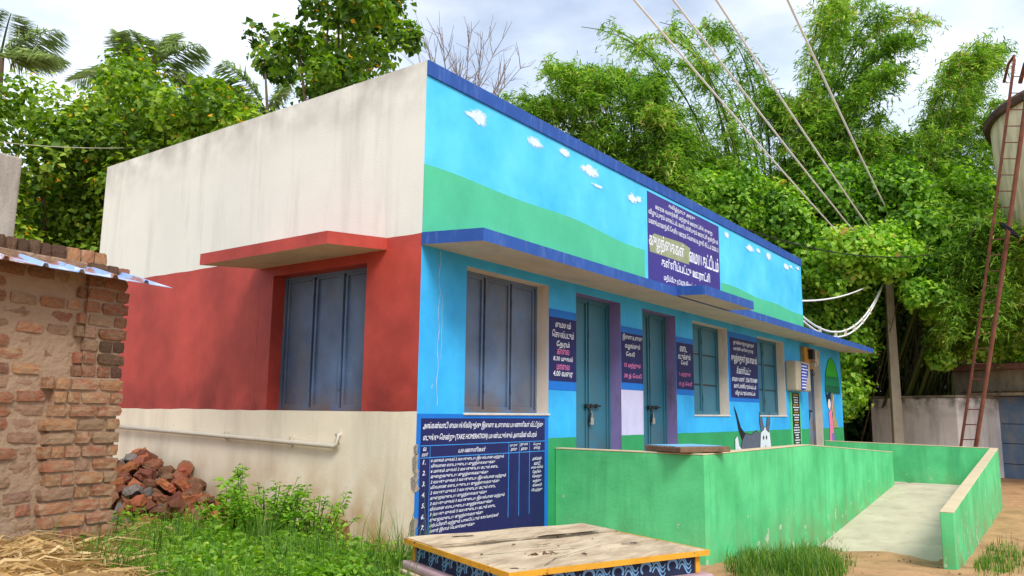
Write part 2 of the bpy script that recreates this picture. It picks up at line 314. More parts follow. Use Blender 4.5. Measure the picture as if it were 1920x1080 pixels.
for i, (x, z, cw, ch) in enumerate([(.87,4.80,.30,.20),(.72,4.80,.2,.07),(1.96,4.82,.28,.16),(2.66,4.90,.22,.12),(3.30,4.80,.36,.18),(3.5,4.66,.25,.05),(4.55,4.70,.26,.15),(4.75,4.74,.14,.12),
        (8.3,4.86,.2,.16),(9.54,4.82,.34,.16),(10.05,4.86,.2,.11),(10.67,4.83,.3,.2),(11.85,4.8,.32,.17),(12.2,4.86,.2,.10),(12.7,4.9,.22,.10)]):
    p = blobpoly(x, z, cw*1.35, ch*1.35, i, -.005-.0004*i); MB().add(p, [tuple(range(len(p)))]).build('painted_cloud', CLOUDP, bld)

# sunshades (sloping slabs)
def slab(mb, x0, x1, yf, zt0, zt1, th, mtop=0):
    vs = [(x0,yf,zt1-th),(x1,yf,zt1-th),(x1,0.0,zt0-th),(x0,0.0,zt0-th),(x0,yf,zt1),(x1,yf,zt1),(x1,0.0,zt0),(x0,0.0,zt0)]
    mb.add(vs, [(4,5,6,7),(0,1,5,4),(1,2,6,5),(3,0,4,7)], mtop); mb.add(vs, [(0,3,2,1)], 1)
    return mb
sh = slab(MB(), -.006, 16.35, -.79, HC, HC-.055, .125).build('sunshade', [BLUED,SOFFIT], bld)
slab(MB(), 4.34, 6.24, -1.19, HC+.004, HC-.052, .128).build('porch_sunshade', [BLUED,SOFFIT], bld)
mb = MB(); slab(mb, .49, 2.60, -.80, HC+.0, HC-.075, .125); mb.xf(Matrix(((0,1,0,0),(1,0,0,0),(0,0,1,0),(0,0,0,1)))); mb.f = [q[::-1] for q in mb.f]
mb.build('window_sunshade', [REDP,SOFFIT], bld)

# doors and shutters
def leafset(kind, u0, u1, z0, z1, n, side, m, grid=0):
    P = (lambda u, d, z: (u, d, z)) if side == 'front' else (lambda u, d, z: (d, u, z))
    def bx(mb, a, b, d0, d1, c, e):
        p0 = P(a, d0, c); p1 = P(b, d1, e)
        mb.box(min(p0[0],p1[0]),max(p0[0],p1[0]),min(p0[1],p1[1]),max(p0[1],p1[1]),c,e)
    D = .20
    mb = MB(); bx(mb,u0+.001,u1-.001,D+.07,D+.09,z0+.001,z1-.001)  # dark backing sheet gives the gaps between leaves their shade by colour
    fr = MB(); t = .035
    bx(fr,u0+.002,u0+t,D-.03,D+.02,z0+.002,z1-.002); bx(fr,u1-t,u1-.002,D-.03,D+.02,z0+.002,z1-.002); bx(fr,u0+t,u1-t,D-.03,D+.02,z1-t,z1-.002)
    if kind == 'window': bx(fr,u0+t,u1-t,D-.03,D+.02,z0+.002,z0+t)
    o = mb.build(kind, DARKM, bld); adoptsub(fr.build(kind+'_frame', m), o)
    wdt = (u1-u0-2*t)/n
    for i in range(n):
        a = u0+t+i*wdt+.020; b = a+wdt-.040; l = MB(); bx(l,a,b,D+.002,D+.034,z0+t*.5,z1-t-.02)
        e = .030
        for (p,q,c,d) in ((a,a+e,z0+t*.5,z1-t),(b-e,b,z0+t*.5,z1-t),(a+e,b-e,z1-t-e,z1-t),(a+e,b-e,z0+t*.5,z0+t*.5+e*1.6)):
            bx(l,p,q,D-.022,D+.002,c,d)
        for zh in (z0+(z1-z0)*.18, z0+(z1-z0)*.82): bx(l,a-.012,a+.010,D-.034,D-.018,zh-.05,zh+.05)
        adoptsub(l.build('shutter_leaf' if kind == 'window' else 'door_leaf', m, bevel=.003), o)
    if grid:
        for k in range(1, grid): 
            z = z0+(z1-z0)*k/grid; g = MB(); bx(g,u0+t,u1-t,D-.018,D-.010,z-.008,z+.008); adoptsub(g.build('cross_bar', DARKM), o)
    return o
def adoptsub(o, p): o.parent = p; return o
leafset('window', .72,2.31,HS,HL,3,'front',STEELB)
leafset('window', .775,2.34,HS,HL,3,'side',STEELB)
leafset('window', 6.65,8.19,HS,HL,2,'front',STEELT,3)
leafset('window', 9.80,11.48,HS,HL,2,'front',STEELT,3)
for (a, b, z, m) in ((2.95,4.15,DB,STEELT),(4.82,5.98,DB,STEELT),(13.12,14.24,DB-.1,STEELB)):
    d = leafset('door', a, b, z, HL, 2, 'front', m)
    xm = (a+b)/2; zb = 1.66
    lt = MB().tube([(xm-.10,.165,zb),(xm+.30,.165,zb)], .013, 8)
    for x in (xm-.06, xm+.05, xm+.2): lt.box(x-.018,x+.018,.15,.187,zb-.025,zb+.025)
    lt.tube([(xm-.02,.16,zb),(xm-.03,.13,zb-.09),(xm-.02,.15,zb-.22)], .012, 6)
    adoptsub(lt.build('latch', DARKM), d)
    pl = MB().box(xm+.0,xm+.075,.135,.172,zb-.25,zb-.16)
    pl.tube([(xm+.015,.155,zb-.16),(xm+.015,.155,zb-.10),(xm+.038,.155,zb-.08),(xm+.06,.155,zb-.10),(xm+.06,.155,zb-.16)], .008, 6)
    adoptsub(pl.build('padlock', BRASS, bevel=.006), d)
# sills
for (a, b) in ((6.65,8.19),(9.8,11.48),(.72,2.31)):
    MB().box(a-.02,b+.02,-.018,.19,HS-.028,HS-.002 if a > 1 else HS-.004).build('window_sill', REVEAL, bld, bevel=.006)
# waste pipe on the side wall
MB().tube([(.05,1.10,1.33),(-.045,1.07,1.31),(-.045,1.06,1.22),(-.05,1.10,1.195),(-.05,3.2,1.25),(-.05,5.9,1.315)], .026, 10).build('drain_pipe', WHITEP, bld, smooth=True)
MB().box(-.06,0,3.0,3.03,1.20,1.30).box(-.06,0,1.8,1.83,1.17,1.27).build('pipe_clip', WHITEP, bld)

# ---- painted notices with Tamil lettering
PRE = '\u0bc6\u0bc7\u0bc8'
def visual(s):
    o = []
    for ch in s:
        if ch in '\u0bca\u0bcb':
            o.insert(len(o)-1, '\u0bc6' if ch == '\u0bca' else '\u0bc7'); o.append('\u0bbe')
        elif ch in PRE: o.insert(len(o)-1, ch)
        else: o.append(ch)
    return ''.join(o)
tcv = bpy.data.curves.new('lettering_source', 'FONT'); tob = bpy.data.objects.new('lettering_source', tcv); COL.objects.link(tob); tcv.resolution_u = 2
def lettering(lines, y, m, parent, shear=.12, fat=0.0, name='lettering'):
    """lines: (text, centre x, centre z, width, height)"""
    tcv.offset = fat
    for (s, cx, cz, wd, ht) in lines:                   # every painted line of text is a piece of its own
        tcv.body = visual(s); bpy.context.view_layer.update()
        ev = tob.evaluated_get(bpy.context.evaluated_depsgraph_get()); me = ev.to_mesh()
        if not len(me.vertices): ev.to_mesh_clear(); continue
        co = np.empty(len(me.vertices)*3); me.vertices.foreach_get('co', co); co = co.reshape(-1,3)
        fs = [tuple(p.vertices) for p in me.polygons]; ev.to_mesh_clear()
        x = co[:,0]+shear*co[:,1]; z = co[:,1]
        x = (x-(x.min()+x.max())/2)/(x.max()-x.min())*wd+cx; z = (z-(z.min()+z.max())/2)/(z.max()-z.min())*ht+cz
        me = bpy.data.meshes.new(name); me.from_pydata([(a, y, b) for a, b in zip(x, z)], [], fs); me.materials.append(m)
        o = bpy.data.objects.new(name, me); COL.objects.link(o); o.parent = parent
def notice(x0, x1, z0, z1, border, m=None, bz=True, bm=None):
    m = m or NAVY; bm = bm or BLUEM
    b = MB().box(x0-border[0], x1+border[1], -.004, .0, z0-border[2], z1+border[3]).build('painted_border', bm)
    p = MB().box(x0, x1, -.007, -.0042, z0, z1).build('painted_notice', m, bld); b.parent = p; return p
p1 = notice(2.318,2.943,1.95,2.735,(.004,.004,.11,.10))
lettering([('மையம்',2.63,2.655,.36,.085),('செயல்படும்',2.63,2.535,.50,.095),('நேரம்',2.63,2.40,.30,.10),('8.30 முதல்',2.63,2.22,.45,.085),('4.00 வரை',2.63,2.035,.45,.085)], -.0085, WHITEL, p1, fat=.012)
lettering([('காலை',2.63,2.315,.28,.07),('மாலை',2.63,2.125,.30,.07)], -.0085, PINKL, p1, fat=.012)
p2 = notice(4.158,4.812,1.995,2.70,(.004,.004,.10,.09))
lettering([('இணை உணவு',4.49,2.635,.60,.10),('வழங்கும்',4.49,2.51,.46,.10),('தேதி',4.42,2.39,.26,.095)], -.0085, WHITEL, p2, fat=.012)
lettering([('15 மற்றும்',4.48,2.235,.50,.09),('30 ந் தேதி',4.49,2.085,.54,.09)], -.0085, PINKL, p2, fat=.012)
p3 = notice(5.99,6.642,1.955,2.70,(.004,.004,.09,.09))
lettering([('எடை',6.25,2.60,.28,.09),('எடுக்கும்',6.28,2.485,.48,.10),('தேதி',6.28,2.37,.26,.10)], -.0085, WHITEL, p3, fat=.012)
lettering([('1 மற்றும்',6.28,2.19,.44,.085),('15 ந் தேதி',6.31,2.035,.50,.09)], -.0085, PINKL, p3, fat=.012)
p4 = notice(8.30,9.76,1.87,2.97,(.08,.03,.07,.10))
lettering([('ஒருங்கிணைந்த குழந்தைகள்',9.03,2.885,1.1,.10),('வளர்ச்சி பணிகள் துறை',9.0,2.77,1.05,.095),('சி.கள்ளிப்பட்டு',8.98,2.385,.75,.14),
           ('மைய எண் : 33617010409',9.03,2.22,1.34,.10),('கண்டாச்சிபுரம் வட்டம்',9.03,2.085,1.18,.11),('விழுப்புரம் மாவட்டம்',9.03,1.955,1.05,.11)], -.0085, WHITEL, p4, fat=.014)
lettering([('குழந்தைகள் நல மையம்',9.03,2.585,1.36,.20)], -.0085, WHITEL, p4, fat=.02, shear=0)
pm = notice(5.03,7.92,3.27,4.965,(.06,.05,.0,.045), PURP, bm=MURSKY)
lettering([('தமிழ்நாடு அரசு',6.32,4.885,1.05,.10),('ஊரக வளர்ச்சி மற்றும் ஊராட்சித் துறை',6.46,4.765,2.3,.11),('விழுப்புரம் மாவட்டம், கண்டாச்சிபுரம் ஊராட்சி ஒன்றியம்',6.47,4.645,2.8,.12),
           ('மகாத்மாகாந்தி தேசிய ஊரக வேலை உறுதி திட்டம் 2020-21',6.47,4.50,2.8,.13)], -.0085, WHITEL, pm, shear=0, fat=.012)
OLP = MB().add([(5.10,-.0080,4.02),(6.55,-.0080,4.04),(6.62,-.0080,4.33),(6.3,-.0080,4.37),(5.6,-.0080,4.34),(5.25,-.0080,4.33),(5.06,-.0080,4.2)], [(0,1,2,3,4,5,6)]).build('overpainted_patch', OLIVE); OLP.parent = pm
lettering([('குழந்தைகள்',5.72,4.195,1.30,.30)], -.0090, WHITEL, pm, shear=0, fat=.012, name='faded_lettering')
lettering([('மைய கட்டிடம்',7.21,4.225,1.30,.27),('கள்ளிப்பட்டு ஊராட்சி',6.47,3.915,1.95,.20),('மதிப்பீடு: ரூ.8.70 இலட்சம்',6.2,3.675,1.25,.13)], -.0085, WHITEL, pm, shear=0, fat=.026)
# the big ration notice below the corner window
pb = notice(.06,2.225,.0,1.497,(.058,.08,.0,.045))
g1 = MB()
for (a, b, c, d) in ((.06,2.225,1.228,1.236),(.06,2.225,1.112,1.120)): g1.box(a,b,-.0095,-.0072,c,d)
for x in (1.50,1.70,1.905): g1.box(x,x+.008,-.0096,-.0072,.42,1.227)
g1.box(.195,.20,-.0096,-.0072,.1,1.227)
o = g1.build('ruled_line', mat('ruled_line_paint', srgb(60,140,215), .1, 5, bump=0)); o.parent = pb
Lr = []; zz = 1.083
rows = ['6 மாதம் முதல் 2 வயதுடைய இயல்பான மற்றும்','மிதமான எடையுடைய குழந்தைகளுக்கு','6 மாதம் முதல் 2 வயதுடைய கடும் எடை','குறைவுடைய குழந்தைகளுக்கு',
        '2 வயது முதல் 3 வயதுடைய இயல்பான மற்றும்','மிதமான எடையுடைய குழந்தைகளுக்கு','2 வயது முதல் 3 வயதுடைய கடும் எடை','குறைவுடைய குழந்தைகளுக்கு',
        '3 வயது முதல் 5 வயதுடைய இயல்பான மற்றும்','மிதமான எடையுடைய குழந்தைகளுக்கு','3 வயது முதல் 5 வயதுடைய கடும் எடை','குறைவுடைய குழந்தைகளுக்கு','கர்ப்பிணி மற்றும் பாலூட்டும் தாய்மார்கள்','வளர் இளம் பெண்களுக்கு']
wd = [1.20,1.04,1.10,.92,1.24,1.12,1.06,.90,1.22,1.00,1.06,.84,1.12,.70]
for i, (s, q) in enumerate(zip(rows, wd)): z = 1.082-.0515*i; Lr.append((s, .215+q/2, z, q, .048))
for i in range(7): Lr.append(('%d.' % (i+1), .115, 1.075-.103*i, .045, .045))
Lr += [('அங்கன்வாடி மையத்திலிருந்து இணை உணவை பயனாளிகள் வீட்டிற்கு',1.135,1.42,2.10,.085),('எடுத்து சென்று (TAKE HOMERATION) பயன்படுத்தும் அளவின் விபரம்',1.07,1.305,1.96,.085),
       ('வ',.12,1.20,.05,.035),('எண்',.125,1.150,.09,.04),('பயனாளிகள்',.86,1.175,.46,.05),('ஒரு நாள்',1.60,1.198,.14,.036),('அளவு',1.60,1.150,.12,.036),('ஒரு மாத',1.80,1.198,.15,.036),('அளவு',1.80,1.150,.13,.036),('பெறும்',2.06,1.198,.15,.04),('முறை',2.06,1.150,.13,.04)]
for i, s in enumerate(['அங்கன்-','வாடி','மையத்தில்','நேரில்-','சென்று','வந்து','தினசரி','பெற்று']): Lr.append((s, 2.065, 1.035-.051*i, [.2,.13,.24,.18,.19,.17,.2,.22][i], .045))
lettering(Lr, -.0085, WHITEL, pb, shear=.25, fat=.012)
bpy.data.objects.remove(tob); bpy.data.curves.remove(tcv)
# plaster broken away along the corner edge
BROKEN = mat('broken_plaster', srgb(150,140,128), .25, 12, bump=.8, bscale=40)
for i, (z, hh, ww) in enumerate([(1.06,.2,.05),(.88,.16,.07),(.45,.22,.06),(.22,.15,.07),(1.2,.1,.03)]):
    rr = random.Random(i); pts = [(ww*(.25+.75*rr.random()) if k % 2 else ww*rr.random()*.5+.01, z-hh/2+hh*k/6) for k in range(7)]
    p = [(-.006,-.0105,z-hh/2)]+[(a,-.0105,b) for a, b in pts]+[(-.006,-.0105,z+hh/2)]
    MB().add(p, [tuple(range(len(p)))]).build('broken_plaster_patch', BROKEN, bld)
    MB().add([(-.008,-.011,z-hh/2),(-.008,-.011,z+hh/2),(-.008,ww*.7,z+hh*.3),(-.008,ww*.5,z-hh*.3)], [(0,1,2,3)]).build('broken_plaster_patch', BROKEN, bld)
DRIP = mat('lime_drip', srgb(196,206,208), .2, 12, bump=.2)
def drip(name, pts, w_, side='front', m=None):
    vs = []
    for k, (u, z) in enumerate(pts):
        ww = w_*(.5+.5*math.sin(k*2.1+1)**2)
        for sg in (-1,1): vs.append((u+sg*ww,-.0035,z) if side == 'front' else (-.0035,u-sg*ww,z))
    MB().add(vs, [(2*k,2*k+1,2*k+3,2*k+2) for k in range(len(pts)-1)]).build(name, m or DRIP, bld)
drip('lime_drip', [(.28+.012*math.sin(k*1.3), 3.2-.075*k) for k in range(22)], .0035)
drip('lime_drip', [(.33+.006*math.sin(k*1.7), 2.75-.06*k) for k in range(12)], .0025)
drip('plaster_crack', [(2.60+.006*math.sin(k*1.9), 2.95-.07*k) for k in range(20)], .003, 'side', mat('pink_crack', srgb(184,100,88), .1, 9, bump=0))
# painted goat, girl and tree on the lower front
INK = mat('black_mural_ink', srgb(28,30,40), .1, 5, bump=0); GREYP = mat('grey_mural_paint', srgb(88,94,110), .15, 5, bump=0); LGREY = mat('pale_mural_paint', srgb(205,212,220), .1, 5, bump=0)
def flat(name, pts, m, y, parent=bld, outline=.02):
    o = MB().add([(a,y,b) for a, b in pts], [tuple(range(len(pts)))]).build(name, m); o.parent = parent
    if outline:                                                 # hand-drawn black contour
        n = len(pts); ar = sum(pts[i-1][0]*pts[i][1]-pts[i][0]*pts[i-1][1] for i in range(n)); q = []
        for i in range(n):
            dx, dz = pts[(i+1) % n][0]-pts[i-1][0], pts[(i+1) % n][1]-pts[i-1][1]; l_ = math.hypot(dx, dz) or 1; s_ = outline if ar > 0 else -outline; q.append((pts[i][0]+dz/l_*s_, pts[i][1]-dx/l_*s_*.7))
        k = MB().add([(a,y+.0004,b) for a, b in q], [tuple(range(n))]).build('contour', INK); k.parent = o if parent is bld else parent
    return o
gt = flat('painted_goat', [(8.62,.5),(8.75,1.05),(8.95,1.22),(9.25,1.18),(9.55,1.26),(9.72,1.20),(9.80,1.05),(9.78,.5)], GREYP, -.006)
flat('tail', [(8.95,1.2),(8.72,1.32),(8.50,1.62),(8.42,1.72),(8.55,1.48),(8.62,1.3),(8.78,1.1)], INK, -.007, gt)
flat('leg', [(8.42,.5),(8.42,1.12),(8.55,1.18),(8.62,1.0),(8.8,.9),(8.82,.5)], LGREY, -.0075, gt)
flat('head', [(9.80,.55),(9.74,.9),(9.80,1.2),(9.92,1.31),(10.16,1.32),(10.32,1.22),(10.38,.95),(10.30,.55)], LGREY, -.0075, gt)
flat('horn', [(9.84,1.24),(9.76,1.42),(9.76,1.62),(9.90,1.48),(9.99,1.28)], GREYP, -.0082, gt)
flat('horn', [(10.12,1.28),(10.18,1.46),(10.36,1.62),(10.36,1.42),(10.26,1.22)], GREYP, -.0082, gt)
for x in (9.95, 10.12): flat('eye', [(x-.03,1.12),(x,1.16),(x+.03,1.12),(x,1.08)], INK, -.0086, gt)
flat('beard', [(9.95,.72),(10.05,.98),(10.15,.72)], GREYP, -.0086, gt)
TG1 = mat('bright_green_mural_paint', srgb(52,168,44), .12, 4, bump=0); TG2 = mat('deep_green_mural_paint', srgb(24,128,84), .12, 4, bump=0); TB = mat('trunk_mural_paint', srgb(150,150,100), .15, 5, bump=0)
def scal(x0, x1, z0, zt, n=7):
    pts = [(x0+(x1-x0)*i/(2*n), z0-(.05 if i % 2 else 0)) for i in range(2*n+1)]
    m_ = 12; return pts+[((x0+x1)/2+(x1-x0)/2*math.cos(math.pi*i/m_)*(1-.15*math.sin(math.pi*i/m_)), z0+(zt-z0)*math.sin(math.pi*i/m_)) for i in range(1, m_)]
tr = flat('painted_tree', scal(14.55,15.95,2.15,2.95), mat('dark_green_mural_paint', srgb(20,96,70), .1, 4, bump=0), -.006)
flat('leaf_tier', scal(14.57,15.9,2.32,2.97), TG2, -.0068, tr); flat('leaf_tier', scal(14.70,15.75,2.55,2.99), TG1, -.0076, tr)
flat('trunk', [(15.12,2.14),(15.32,2.14),(15.34,1.6),(15.62,1.26),(15.05,1.26),(15.16,1.6)], TB, -.0056, tr)
gl = flat('painted_girl', [(14.72,.72),(14.80,1.25),(14.78,1.62),(14.90,1.72),(15.05,1.68),(15.14,1.30),(15.20,.72)], mat('pink_mural_paint', srgb(222,120,160), .1, 4, bump=0), -.0078)
flat('arm', [(15.02,1.66),(15.08,1.62),(15.30,1.98),(15.32,2.08),(15.24,2.06)], mat('skin_mural_paint', srgb(214,176,150), .1, 4, bump=0), -.0084, gl)
flat('face', [(14.72,1.78),(14.74,1.96),(14.86,2.02),(14.98,1.94),(14.97,1.78),(14.86,1.69)], mat('pale_skin_mural_paint', srgb(232,208,196), .1, 4, bump=0), -.0088, gl)
flat('hair', [(14.69,1.82),(14.64,1.98),(14.58,2.1),(14.74,2.06),(14.88,2.10),(15.0,2.16),(15.02,1.98),(14.98,1.9),(14.92,1.98),(14.78,1.97)], INK, -.0094, gl)
flat('skirt', [(14.95,.72),(15.0,1.12),(15.18,1.12),(15.26,.72)], mat('violet_mural_paint', srgb(120,110,190), .1, 4, bump=0), -.0084, gl)
# stone plaque with green frame
pq = MB().box(11.72,12.42,-.02,0,.55,2.05).build('plaque_frame', GREENR)
pl = MB().box(11.82,12.33,-.028,-.0205,.6,2.04).build('stone_plaque', mat('black_granite', (.012,.012,.014), .2, 30, rough=.25, bump=0, spec=.6), bld); pq.parent = pl
rows_ = []
gold = MB(); wht = MB()
rr = random.Random(5)
for i in range(26):
    z = 2.0-.054*i; n_ = rr.choice([1,1,2,3]); tot = rr.uniform(.22,.44); x = 12.075-tot/2
    for k in range(n_*3):
        wv = tot/(n_*3)*rr.uniform(.6,.92); (gold if i in (0,4,7,11) else wht).box(x,x+wv,-.0295,-.0283,z-.012,z+.012); x += tot/(n_*3)
o = wht.build('engraved_lettering', WHITEL); o.parent = pl
o = gold.build('engraved_lettering', mat('gold_lettering', srgb(200,150,60), .1, 4, bump=0)); o.parent = pl

# meter cabinet and meter board (fixed on the wall but separate things)
mc = thing('meter_cabinet', 'weathered grey metal cabinet with blue torn poster on the blue pier', 'cabinet', (12.0,-.2,2.1))
cab = mat('weathered_cabinet', srgb(170,160,142), .12, 3, rough=.6, dirt=.5, dirtcol=srgb(110,95,78), streak=(4,4,1), bump=.1)
MB().box(11.50,12.52,-.24,-.002,2.08,2.72).build('cabinet_body', cab, mc, bevel=.03)
MB().add([(11.78,-.2425,2.09),(12.10,-.2425,2.11),(12.2,-.2425,2.3),(12.32,-.2425,2.45),(12.36,-.2425,2.66),(11.86,-.2425,2.68),(11.80,-.2425,2.4)], [(0,1,2,3,4,5,6)]).build('torn_poster', mat('blue_poster', srgb(36,62,170), .1, 3, bump=0), mc)
pw = MB(); rr = random.Random(3)
for i in range(8): 
    z = 2.62-.066*i; x = 11.86; 
    while x < 12.08+.02*(8-i): q = rr.uniform(.03,.10); pw.box(x,x+q,-.2445,-.2428,z-.014,z+.014); x += q+.02
pw.build('poster_lettering', WHITEL, mc)
mbd = thing('meter_board', 'yellow wooden board with electric meters beside the far blue door', 'meter board', (13.1,-.1,2.6))
MB().box(12.66,13.42,-.09,-.002,2.62,3.10).build('wooden_board', mat('varnished_wood', srgb(176,128,62), .2, 6, dirt=.4, dirtcol=srgb(90,60,30)), mbd, bevel=.006)
for (a,b,c,d) in ((12.95,13.10,2.84,3.06),(13.14,13.30,2.78,3.04),(13.05,13.18,2.66,2.76),(13.26,13.38,2.70,2.9)): MB().box(a,b,-.20,-.091,c,d).build('meter', DARKM if a < 13 else cab, mbd, bevel=.012)
MB().tube([(13.2,-.1,2.62),(13.22,-.14,2.5),(13.12,-.12,2.45),(13.05,-.1,2.6)], .012, 6).build('cable_loop', DARKM, mbd)

# ------------------------------------------------------------------ ramp
ramp = thing('access_ramp', 'green painted concrete switchback ramp with low cream topped walls', 'ramp', (2.4,-2,0))
YI0, YI1 = -1.90, -1.76
def rwall(pts, y0, y1, axis='x', nm='ramp_wall'):
    """pts: outline of (run, z) ; extruded y0..y1; last two kinds of axis"""
    mb = MB().prism(pts, y0, y1)
    if axis == 'y': mb.xf(Matrix(((0,1,0,0),(1,0,0,0),(0,0,1,0),(0,0,0,1)))); mb.f = [q[::-1] for q in mb.f]
    return mb.build(nm, GREENR, ramp, bevel=.008)
def coping(run, y0, y1, axis='x'):
    top = [(x, z+.016) for x, z in run]; mb = MB().prism([(x, z+.001) for x, z in run]+top[::-1], y0-.004, y1+.004)
    if axis == 'y': mb.xf(Matrix(((0,1,0,0),(1,0,0,0),(0,0,1,0),(0,0,0,1)))); mb.f = [q[::-1] for q in mb.f]
    return mb.build('wall_coping', COPING, ramp, bevel=.006)
# left wall, perpendicular to the facade
rwall([(-1.90,-.6),(-.004,-.6),(-.004,1.13),(-1.90,1.13)], 2.46, 2.60, 'y'); coping([(-1.90,1.13),(-.004,1.13)], 2.46, 2.60, 'y')
# wall between landing and lower run
T = [(2.604,1.13),(6.3,1.13),(12.15,.835)]
rwall([(2.604,-.8),(12.15,-.8)]+T[::-1], YI0, YI1); coping(T, YI0, YI1)
# far wall
rwall([(-3.42,-.8),(-.004,-.8),(-.004,.955),(-3.42,.90)], 14.3, 14.45, 'y'); coping([(-3.42,.90),(-.004,.955)], 14.3, 14.45, 'y')
# outer wall of the lower run
OM = Matrix.Translation((5.57,-3.72,0)) @ Matrix.Rotation(math.atan2(.25,8.75), 4, 'Z')
def owall(mb, nm, m): mb.xf(OM); return mb.build(nm, m, ramp, bevel=.008)
owall(MB().prism([(0,-.8),(8.85,-.8),(8.85,.90),(0,.395)], -.09, .06), 'ramp_wall', GREENR)
owall(MB().prism([(0,.396),(8.85,.901),(8.85,.915),(0,.41)], -.094, .064), 'wall_coping', COPING)
# floors
MB().prism([(2.604,-.6),(14.298,-.6),(14.298,.10),(12.15,.20),(6.3,.58),(2.604,.60)], YI1+.002, -.004).build('landing', CONCRETE, ramp)
LR = [(6.4,-.345,-3.68),(12.2,.20,-3.52),(14.298,.10,-3.46)]; vs = []
for (x,z,yo) in LR: vs += [(x,yo,-.8),(x,YI0-.001,-.8),(x,yo,z),(x,YI0-.001,z)]
MB().add(vs, [(2,3,7,6)[::-1],(6,7,11,10)[::-1],(0,2,3,1)[::-1],(0,4,6,2)[::-1],(4,8,10,6)[::-1],(1,3,7,5)[::-1],(5,7,11,9)[::-1],(8,9,11,10)[::-1]]).build('lower_run', CONCRETE, ramp)
# loose board on the wall corner
bd = thing('loose_board', 'weathered plank with sky blue face lying on the ramp wall corner', 'plank', (2.6,-1.9,1.15))
BM = Matrix.Translation((2.78,-1.50,1.185)) @ Matrix.Rotation(R(-25), 4, 'Z')
OLDW = mat('old_splintered_wood', srgb(122,96,76), .3, 9, bump=.6, bscale=30, dirt=.6, dirtcol=srgb(60,45,35), streak=(3,20,20))
MB().box(-.36,.36,-.40,.2,-.03,.03).xf(BM).build('plank_body', OLDW, bd, bevel=.01)
MB().box(-.34,.34,-.30,.19,.031,.036).xf(BM).build('painted_face', mat('sky_blue_board', srgb(120,176,214), .2, 5, chip=.6, chipcol=srgb(150,120,90)), bd)

# ------------------------------------------------------------------ wooden platform (festival cart table)
A_ = math.atan2(-.62, 1.57); Lc = Vector((-1.13,-.976,0))
TM = Matrix.Translation(Lc) @ Matrix.Rotation(A_, 4, 'Z')      # local x along L->B (1.69), local -y towards camera (1.49)
W_, D_, ZT = 1.69, 1.49, .60
plat = thing('wooden_platform', 'worn low wooden platform with yellow edge and painted scroll band in front of the notice', 'platform', tuple(Lc))
WOOD = mat('worn_pale_boards', srgb(198,178,148), .16, 2.2, bump=.35, bscale=26, dirt=.75, dirtcol=srgb(132,106,82), streak=(2.2,7,7), dlo=.44, dhi=.68, chip=.67, chipcol=srgb(84,60,44), chipscale=6)
YEL = mat('yellow_edge_paint', srgb(206,150,46), .15, 5, bump=.2, chip=.62, chipcol=srgb(90,60,40), chipscale=16)
NAVB = mat('navy_band_paint', srgb(34,40,66), .2, 5, bump=.2); PNK = mat('dusty_pink_paint', srgb(176,146,152), .14, 4, bump=.25, chip=.64, chipcol=srgb(100,80,72), chipscale=12)
GRN2 = mat('dull_green_paint', srgb(92,128,104), .16, 4, bump=.3, chip=.62, chipcol=srgb(120,105,90), chipscale=9)
for (a, b, dz) in ((.0,.47,.010),(.488,.97,-.004),(.982,1.49,.003)):
    mb = MB(); n_ = 14; pts = [(W_*i/n_) for i in range(n_+1)]; rr = random.Random(int(a*100))
    ya = [-a-(.016*rr.random() if a else 0) for _ in pts]; yb = [-b+.022*rr.random()*(1 if b < 1.4 else 0) for _ in pts]
    wz = [dz+.004*math.sin(i*.9+a*5) for i in range(n_+1)]
    vs = []
    for i, x in enumerate(pts): vs += [(x,ya[i],ZT+wz[i]),(x,yb[i],ZT+wz[i]),(x,ya[i],ZT-.022),(x,yb[i],ZT-.022)]
    fs = []
    for i in range(n_):
        k = 4*i; fs += [(k,k+1,k+5,k+4),(k+2,k+6,k+7,k+3),(k,k+4,k+6,k+2),(k+1,k+3,k+7,k+5)]
    fs += [(0,2,3,1),(4*n_,4*n_+1,4*n_+3,4*n_+2)]
    mb.add(vs, fs).xf(TM).build('top_board', WOOD, plat)
for (x0,x1,y0,y1) in ((-.012,W_+.012,-D_-.012,-D_-.001),(-.012,-.001,-D_-.001,.012),(W_+.001,W_+.012,-D_-.001,.012),(-.001,W_+.001,.001,.012)):
    MB().box(x0,x1,y0,y1,ZT-.035,ZT+.001).xf(TM).build('edge_strip', YEL, plat)
i_ = .05
for (x0,x1,y0,y1) in ((i_,W_-i_,-D_+i_,-D_+i_+.02),(i_,i_+.02,-D_+i_+.02,-i_),(W_-i_-.02,W_-i_,-D_+i_+.02,-i_),(i_+.02,W_-i_-.02,-i_-.02,-i_)):
    MB().box(x0,x1,y0,y1,ZT-.16,ZT-.024).xf(TM).build('painted_band', NAVB, plat)
for (x,y) in ((i_-.012,-D_+i_-.012),(W_-i_-.03,-D_+i_-.012),(i_-.012,-i_-.03),(W_-i_-.03,-i_-.03)):
    MB().box(x,x+.042,y,y+.042,ZT-.16,ZT-.023).xf(TM).build('corner_post', YEL, plat, bevel=.004)
SCROLL = mat('pale_blue_scroll_paint', srgb(112,156,196), .15, 6, bump=0)
